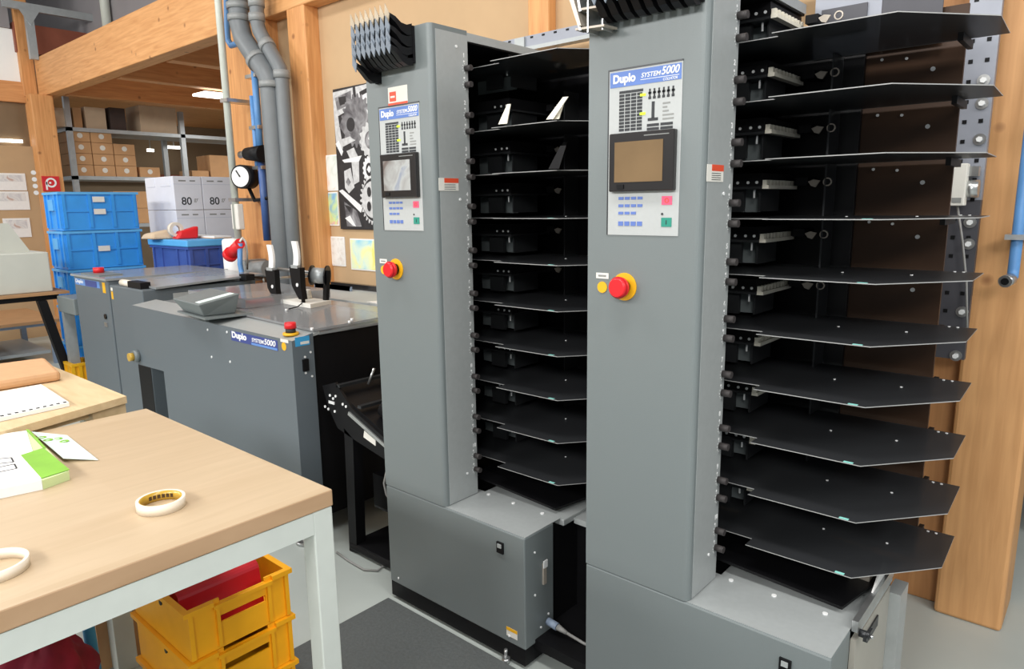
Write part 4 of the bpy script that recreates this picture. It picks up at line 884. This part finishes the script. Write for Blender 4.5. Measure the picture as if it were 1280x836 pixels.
for k, z in enumerate(cz):
    z0 = z-.312 if k < 4 else 0
    t = crate('stacking_crate', -6.9, -6.5, 1.895, 2.51, z0, z, 'crate_blue', 'bright blue stacking crate, %s of the tall stack beside the rack' % names[k], 'bright blue stacking crates', mr='crate_blue_pale')
    y = 2.19
    for zz in ((z-.06, z-.16) if k == 0 else (z-.15,)):
        MB('label').box(-6.4995, -6.496, y-.045, y+.045, zz-.022, zz+.022).build('white_tag', t)
    MB('crate_blue_pale', 'white_print').box(-6.76, -6.64, 1.89, 1.905, z-.15, z-.06).build('end_grip', t)
for k in range(4):
    z = 1.2-.3*k
    crate('stacking_crate', -6.4, -5.66, 2.53 if False else 2.52, 2.93, z-.296, z, 'crate_navy', 'navy blue stacking crate, %s of the stack behind the trimmer' % ['topmost, under the light blue lid', 'second from the top', 'third from the top', 'lowest'][k], 'navy stacking crates')
MB('crate_blue_pale', 'dark_print').box(-6.41, -5.65, 2.51, 2.94, 1.201, 1.255).build('crate_lid', loc=(-6, 2.7, 1.2), label='light blue lid lying on the navy crate stack', cat='lid', bevel=.008)
t = thing('tape_dispenser', 'red hand tape dispenser lying on the light blue crate lid', 'tape dispenser', (-6.05, 2.66, 1.256))
a = at(212, 289, 'x', -5.95); 
MB('fog_red').hexa([(-6.05, 2.56, 1.256), (-5.93, 2.56, 1.256), (-5.93, 2.74, 1.256), (-6.05, 2.74, 1.256), (-6.03, 2.60, 1.32), (-5.95, 2.60, 1.32), (-5.95, 2.76, 1.36), (-6.03, 2.76, 1.36)]).build('dispenser_body', t, bevel=.015)
MB('tape_white', 'tape_gold').ring((-6.03, 2.585, 1.335), (1, 0, 0), .06, .035, .05, 24).build('tape_reel', t)
MB('carton_pale').hexa([(-6.3, 2.40, 1.256), (-6.1, 2.42, 1.256), (-6.06, 2.60, 1.256), (-6.34, 2.60, 1.256), (-6.28, 2.43, 1.30), (-6.12, 2.44, 1.31), (-6.10, 2.57, 1.34), (-6.30, 2.57, 1.32)]).build('paper_bag', loc=(-6.2, 2.55, 1.256), label='crumpled beige paper parcel left of the red tape dispenser', cat='bag', bevel=.02)
MB('carton', 'paper').box(-6.36, -5.72, 2.775, 2.925, 1.256, 1.262, 0).box(-6.35, -5.73, 2.78, 2.925, 1.262, 1.275, 1).build('white_board_stack', loc=(-6, 2.8, 1.256), label='white sheets on cardboard at the right end of the light blue lid', cat='paper')

# ------------------------------------------------------------------ desks on the far left
t = thing('black_leg_desk', 'brown edged desk with slanting black legs at the left edge', 'table', (-6.4, 1.2, 0))
zt = .9
MB('desk_brown').box(-6.9, -6.05, .2, 1.76, zt-.02, zt).build('desk_top', t); MB('black').box(-6.86, -6.10, .24, 1.70, zt-.06, zt-.021).build('apron', t)
for (x, y, dy) in ((-6.10, 1.58, .16), (-6.82, .95, .16), (-6.10, .4, -.16), (-6.82, .4, -.16)):
    MB('black').hexa([(x-.03, y-.03+dy, 0), (x+.03, y-.03+dy, 0), (x+.03, y+.03+dy, 0), (x-.03, y+.03+dy, 0), (x-.03, y-.03, zt-.06), (x+.03, y-.03, zt-.06), (x+.03, y+.03, zt-.06), (x-.03, y+.03, zt-.06)]).build('leg', t)
p = at(0, 318, 'x', -6.12); q_ = at(66, 358, 'x', -6.12)
t = thing('grey_device', 'pale grey box shaped device with a slanted back plate on the desk', 'machine', (-6.3, 1.4, zt))
MB('beige_machine').box(-6.7, -6.12, 1.0, q_.y, zt+.001, p.z).build('device_case', t, bevel=.008)
a = at(36, 314, 'x', -6.3).y
MB('beige_machine').prism([(1.0, p.z), (a, p.z), (at(8, 280, 'x', -6.3).y, at(8, 279, 'x', -6.3).z), (1.0, at(2, 279, 'x', -6.3).z)], 'x', -6.35, -6.25).build('back_plate', t)
t = thing('low_work_table', 'tan topped low table with blue grey legs near the left wall', 'table', (-8.5, 1.8, 0))
zl = at(40, 402, 'x', -7.9).z; xb = at(40, 384, 'z', zl).x
MB('desk_brown').box(xb, -7.9, .2, 2.2, zl-.03, zl).build('table_top', t); MB('blue_grey').box(xb+.04, -7.94, .24, 2.16, zl-.06, zl-.031).build('apron', t)
for (x, y) in ((-7.97, 1.62), (-7.97, 2.13), (xb+.08, 2.13), (-7.97, .3), (xb+.08, .3)): MB('blue_grey').box(x-.03, x+.03, y-.025, y+.025, 0, zl-.061).build('leg', t)
MB('fascia').box(xb+.1, -8.02, .3, 2.1, .10, .13).build('lower_shelf', t)
p = at(93, 453, 'y', 1.75); q_ = at(108, 478, 'y', 1.75)
t = crate('storage_bin', p.x-.02, q_.x+.02, 1.66, 1.82, 0, .36, 'yellow', 'small yellow bin on the floor left of the trimmer', None, 'bin')

# ------------------------------------------------------------------ pallet board beside the bench
P1 = at(158, 495, 'z', .93); P2 = at(55, 453, 'z', .93); P0 = at(0, 540, 'z', .93)
u = (P0-P1).normalized(); v2 = (P2-P1); 
t = thing('pallet_table', 'pale wooden board table with batten edge behind the workbench', 'table', (P1.x, P1.y, 0))
def pq(a, b, z): p = P1+u*a+v2*b; return (p.x, p.y, z)
MB('ply').hexa([pq(0, 0, .908), pq(1.2, 0, .908), pq(1.2, 1, .908), pq(0, 1, .908), pq(0, 0, .93), pq(1.2, 0, .93), pq(1.2, 1, .93), pq(0, 1, .93)]).build('deck_board', t)
for (a, b) in ((.0, .11), (.46, .56), (.95, 1.1)):
    MB('ply').hexa([pq(a, .02, .866), pq(b, .02, .866), pq(b, .98, .866), pq(a, .98, .866), pq(a, .02, .907), pq(b, .02, .907), pq(b, .98, .907), pq(a, .98, .907)]).build('batten', t)
MB('ply').hexa([pq(0.115, .05, .885), pq(.455, .05, .885), pq(.455, .08, .885), pq(.115, .08, .885), pq(0.115, .05, .907), pq(.455, .05, .907), pq(.455, .08, .907), pq(.115, .08, .907)]).build('cross_slat', t)
for (a, b) in ((.08, .12), (.08, .85), (1.05, .12), (1.05, .85)):
    p = pq(a, b, 0); MB('frame_white').box(p[0]-.03, p[0]+.03, p[1]-.03, p[1]+.03, 0, .865).build('leg', t)
# brown pad and ring-bound paper pad on it
def zq(px, py, z=.93): return at(px, py, 'z', z)
def slab(pts, h, z): return [Vector((p.x, p.y, z)) for p in pts]+[Vector((p.x, p.y, z+h)) for p in pts]
MB('cork').hexa(slab([zq(-30, 494), zq(77, 476), zq(58, 458), zq(-30, 470)], .035, .931)).build('brown_pad', loc=zq(30, 470), label='flat brown cardboard pack on the pale wooden board', cat='pack', bevel=.012)
t = thing('ring_bound_pad', 'white ring bound paper pad on the pale wooden board', 'notepad', zq(40, 505))
MB('paper').hexa(slab([zq(-30, 534), zq(87, 508), zq(52, 485), zq(-30, 500)], .012, .931)).build('paper_block', t)
s_ = MB('dark_print'); a = zq(-20, 531); b = zq(86, 507.5)
for k in range(12):
    p = a.lerp(b, (k+.5)/12); s_.box(p.x-.006, p.x+.001, p.y-.004, p.y+.004, .933, .945)
s_.build('binding_holes', t)

# ------------------------------------------------------------------ workbench
t = thing('workbench', 'beech topped workbench with a white square tube frame in the foreground', 'table', (-1.7, .2, 0))
BX0, BX1, BY0, BY1 = -2.212, -1.235, -.9, .81
MB('bench_top', 'bench_edge').prism([(BX0, BY0), (BX1, BY0), (BX1, BY1), (BX0, BY1)], 'z', .862, .9, 0, 1).build('bench_top', t, bevel=.003)
rl = MB('frame_white'); w = .05
rl.box(BX1-w, BX1-.002, BY0, BY1-w, .812, .861); rl.build('front_rail', t)
MB('frame_white').box(BX0, BX0+w, BY0, BY1-w, .812, .861).build('rear_rail', t)
MB('frame_white').box(BX0+w, BX1-w, BY1-w, BY1-.002, .812, .861).build('side_rail', t)
for (x, y) in ((BX1-w, BY1-w), (BX0, BY1-w), (BX1-w, BY0), (BX0, BY0)): MB('frame_white').box(x, x+w-.002, y, y+w-.002, 0, .861).build('leg', t, bevel=.003)
# things on the bench
p = at(202, 634, 'z', .9)
t = thing('tape_roll', 'roll of tape with a gold printed core on the workbench', 'tape', (p.x, p.y, .9))
MB('tape_white', 'tape_gold').ring((p.x, p.y, .9005), (0, 0, 1), .046, .040, .020, 40, 0, 1).build('tape_band', t)
MB('tape_gold').ring((p.x, p.y, .9007), (0, 0, 1), .0396, .0385, .0195, 40).build('core', t)
s_ = MB('tape_brown')
for k in range(6):
    a = 2.2+k*.22; c = Vector((p.x+.0378*cos(a), p.y+.0378*sin(a), .906)); n = Vector((-sin(a), cos(a), 0))*.003; s_.hexa([c-n, c+n, c+n*1.0+Vector((cos(a), sin(a), 0))*.0006, c-n+Vector((cos(a), sin(a), 0))*.0006]+[x+Vector((0, 0, .008)) for x in (c-n, c+n, c+n+Vector((cos(a), sin(a), 0))*.0006, c-n+Vector((cos(a), sin(a), 0))*.0006)])
s_.build('core_print', t)
p = at(-8, 715, 'z', .9)
MB('tape_white').ring((p.x, p.y, .9005), (0, 0, 1), .052, .047, .018, 40).build('tape_roll', loc=(p.x, p.y, .9), label='white tape ring cut by the left photo edge on the workbench', cat='tape')
# pack of printed covers
za = .9005; hk = .022
t = thing('print_pack', 'white and green stack of printed covers at the left of the workbench', 'paper stack', at(30, 590, 'z', .9))
zt = za+hk
q4 = [at(-40, 619, 'z', zt), at(52, 600, 'z', zt), at(33, 538, 'z', zt), at(-40, 555, 'z', zt)]
g4 = [at(52, 600, 'z', zt), at(86, 588, 'z', zt), at(33.5, 538, 'z', zt), at(30, 538.5, 'z', zt)]
MB('paper').hexa(slab([at(-40, 619, 'z', zt), at(52, 600, 'z', zt), at(33, 538, 'z', zt), at(-40, 548, 'z', zt)], hk, za)).build('cover_pages', t)
MB('pale_green', 'green').hexa(slab([at(52.3, 600, 'z', zt), at(86, 588, 'z', zt), at(36, 537, 'z', zt), at(33.2, 538, 'z', zt)], hk-.001, za)).build('spine_edge', t)
gp = [at(52, 598, 'z', zt), at(87, 587, 'z', zt), at(54, 560, 'z', zt), at(26, 569, 'z', zt)]
MB('green').hexa(slab(gp, .0008, zt+.0002)).build('green_cover_band', t); MB('green').hexa(slab([at(54, 560, 'z', zt), at(58, 560, 'z', zt), at(36, 537, 'z', zt), at(32, 537, 'z', zt)], .0008, zt+.0002)).build('green_stripe', t)
s_ = MB('dark_print')
for (a, b, c, d) in ((-6, 577, 14, 575), (-6, 588, 18, 583)):
    p = [at(a, b-3, 'z', zt), at(c, d-3, 'z', zt), at(c+3, d+2.5, 'z', zt), at(a, b+3, 'z', zt)]
    for i in range(4):
        e0, e1 = p[i], p[(i+1) % 4]; n = (e1-e0).normalized().cross(Vector((0, 0, 1)))*.0016; s_.hexa([e0-n, e1-n, e1+n, e0+n]+[x+Vector((0, 0, .0006)) for x in (e0-n, e1-n, e1+n, e0+n)])
for v in range(len(s_.v)): s_.v[v].z += .0002
s_.build('printed_outline', t)
t = thing('mint_card', 'pale mint card with green ornaments sticking out beside the printed covers', 'card', at(85, 565, 'z', .9))
cc = [at(80, 578, 'z', .9), at(123, 576, 'z', .9), at(84, 545, 'z', .9), at(40, 544, 'z', .9)]
MB('mint').hexa([Vector((c.x, c.y, .902+(.008 if i in (0, 3) else 0))) for i, c in enumerate(cc)]+[Vector((c.x, c.y, .9028+(.008 if i in (0, 3) else 0))) for i, c in enumerate(cc)]).build('card_sheet', t)
s_ = MB('green')
for (a, b) in ((52, 547), (60, 550), (72, 547), (80, 550)):
    p = at(a, b, 'z', .9095); s_.ring((p.x, p.y, .9095 if a < 66 else .906), (0, 0, 1), .011, .006, .0012, 14)
s_.build('green_ornament', t)

# ------------------------------------------------------------------ yellow crates under the bench
tops = [.45, .30, .15]
CX0, CX1, CY0, CY1 = -2.15, -1.755, .675, .995
for k, z in enumerate(tops):
    t = thing('yellow_crate', ['yellow stacking crate with red sheets in it, topmost under the workbench', 'yellow stacking crate in the middle of the stack under the workbench', 'yellow stacking crate on the floor, lowest under the workbench'][k], 'crate', ((CX0+CX1)/2, (CY0+CY1)/2, z-.15), 'yellow crates under the workbench')
    z0 = z-.148; w = .006; b = MB('crate_yellow'); i = .012
    b.box(CX0+i, CX1-i, CY0+i, CY1-i, z0, z0+w); b.box(CX0+i, CX1-i, CY0+i, CY0+i+w, z0+w, z); b.box(CX0+i, CX1-i, CY1-i-w, CY1-i, z0+w, z); b.box(CX0+i, CX0+i+w, CY0+i+w, CY1-i-w, z0+w, z)
    # front wall facing +X with a slot handle
    L = CY1-CY0; ya, yb = CY0+.32*L, CY0+.74*L; f = CX1-i
    b.box(f-w, f, CY0+i+w, ya, z0+w, z); b.box(f-w, f, yb, CY1-i-w, z0+w, z); b.box(f-w, f, ya, yb, z0+w, z0+.075); b.box(f-w, f, ya, yb, z0+.095, z-.012)
    for y in (ya-.014, yb+.004): b.box(f, CX1-.003, y, y+.01, z0+.01, z-.016)
    for y in (CY0+i, CY1-i-.012): b.box(f, CX1-.003, y, y+.012, z0+.004, z-.016)
    b.build('crate_body', t)
    r = MB('crate_yellow'); h = .014
    r.box(CX0, CX1, CY0, CY0+i, z-h, z); r.box(CX0, CX1, CY1-i, CY1, z-h, z); r.box(CX0, CX0+i, CY0+i, CY1-i, z-h, z)
    r.box(f, CX1, CY0+i, ya-.02, z-h, z); r.box(f, CX1-.001, ya-.02, yb+.02, z-h-.010, z-h+.001); r.box(f, CX1, yb+.02, CY1-i, z-h, z)
    r.build('rim', t)
    s_ = MB('dark_print')
    for (x,) in ((-1.93,),): s_.cyl((x, CY0+i, z-.035), (x, CY0+i-.003, z-.035), .008, 10)
    s_.build('side_hole', t)
for k, (xa, h) in enumerate(((-1.86, .455), (-1.935, .452), (-2.01, .452))):
    pts = []
    n = 10
    mb = MB('red_sheet')
    sec = [(xa-.05, .33)]
    for j in range(9):
        a = pi-(pi*.95)*j/8; sec.append((xa-.02+.025*cos(a), h-.02+.022*sin(a)))
    sec.append((xa+.02, .32))
    mb.prism(sec, 'y', CY0+.03, CY1-.05); mb.build('red_sheet_pack', loc=(xa, .83, .32), label=['front red plastic sheet pack bulging out of the top yellow crate', 'middle red plastic sheet pack in the top yellow crate', 'rear red plastic sheet pack in the top yellow crate'][k], cat='sheets', group='red sheets in the yellow crate')
# red fabric bag and blue pole under the bench at left
bm_ = MB('red_cloth'); c = at(50, 815, 'x', -2.2)
n, m2 = 36, 18; rows = []
for j in range(m2+1):
    ph = pi*j/m2; row = []
    for k in range(n):
        th = 2*pi*k/n; r = 1+.12*sin(3*th+2*ph)+.1*sin(5*th+4*ph)+.05*sin(9*th-5*ph)
        row.append(bm_.vert((-2.2+.12*sin(ph)*cos(th)*r, c.y+.12*sin(ph)*sin(th)*r, max(.0, .155+.155*cos(ph)*(1+.1*sin(2*th)+.06*sin(7*th))))))
    rows.append(row)
for a, b in zip(rows, rows[1:]):
    for k in range(n): bm_.face((a[k], a[(k+1) % n], b[(k+1) % n], b[k]), 0, True)
bm_.build('red_bag', loc=(-2.2, c.y, 0), label='dark red fabric bundle on the floor under the workbench', cat='bag')
p = at(117, 815, 'x', -2.28)
MB('sky_blue').cyl((-2.28, p.y, 0), (-2.28, p.y-.01, .5), .017, 12).build('blue_pole', loc=(-2.28, p.y, 0), label='blue pole standing between the red bundle and the crates', cat='pole')
MB('carton_dark', 'carton').box(-2.42, -2.39, .645, .78, 0, .33, 1).build('brown_board', loc=(-2.4, .7, 0), label='brown board leaning under the workbench behind the crates', cat='board')
# floor mat
a = at(370, 810, 'z', 0); b = at(485, 750, 'z', 0)
MB('mat').box(b.x, -.2, .45, 1.53, .0005, .012).build('floor_mat', loc=(-1.2, 1, 0), label='dark grey rubber mat on the floor in front of the towers', cat='mat', bevel=.004)

# ------------------------------------------------------------------ light
w = bpy.data.worlds.new('world'); sc.world = w; w.use_nodes = True
w.node_tree.nodes['Background'].inputs['Color'].default_value = (.92, .96, 1, 1); w.node_tree.nodes['Background'].inputs['Strength'].default_value = .42
def area(name, loc, sx, sy, power, col=(1, .98, .95), rot=(0, 0, 0)):
    l = bpy.data.lights.new(name, 'AREA'); l.shape = 'RECTANGLE'; l.size = sx; l.size_y = sy; l.energy = power; l.color = col
    o = bpy.data.objects.new(name, l); COL.objects.link(o); o.location = loc; o.rotation_euler = rot; return o
for y, z, pw, tilt in ((-3.4, 3.5, 112, 68), (.4, 4.4, 60, 0)):
    for x in (-7.0, -3.6, -.6, 2.2):
        area('hall_light', (x, y, z), 1.6, .7, pw, rot=(radians(tilt), 0, 0))
area('bay_light', (-8, 5.2, 2.7), 1.4, .4, 50); area('bay_light', (-11.5, 5.2, 2.7), 1.4, .4, 36)
area('side_fill', (3.2, 1.2, 3.6), .6, 1.6, 60, rot=(0, radians(55), 0))  # added fill from the right, brightens the faces turned to +X
sc.view_settings.view_transform = 'Standard'; sc.view_settings.look = 'None'; sc.view_settings.exposure = 0.0
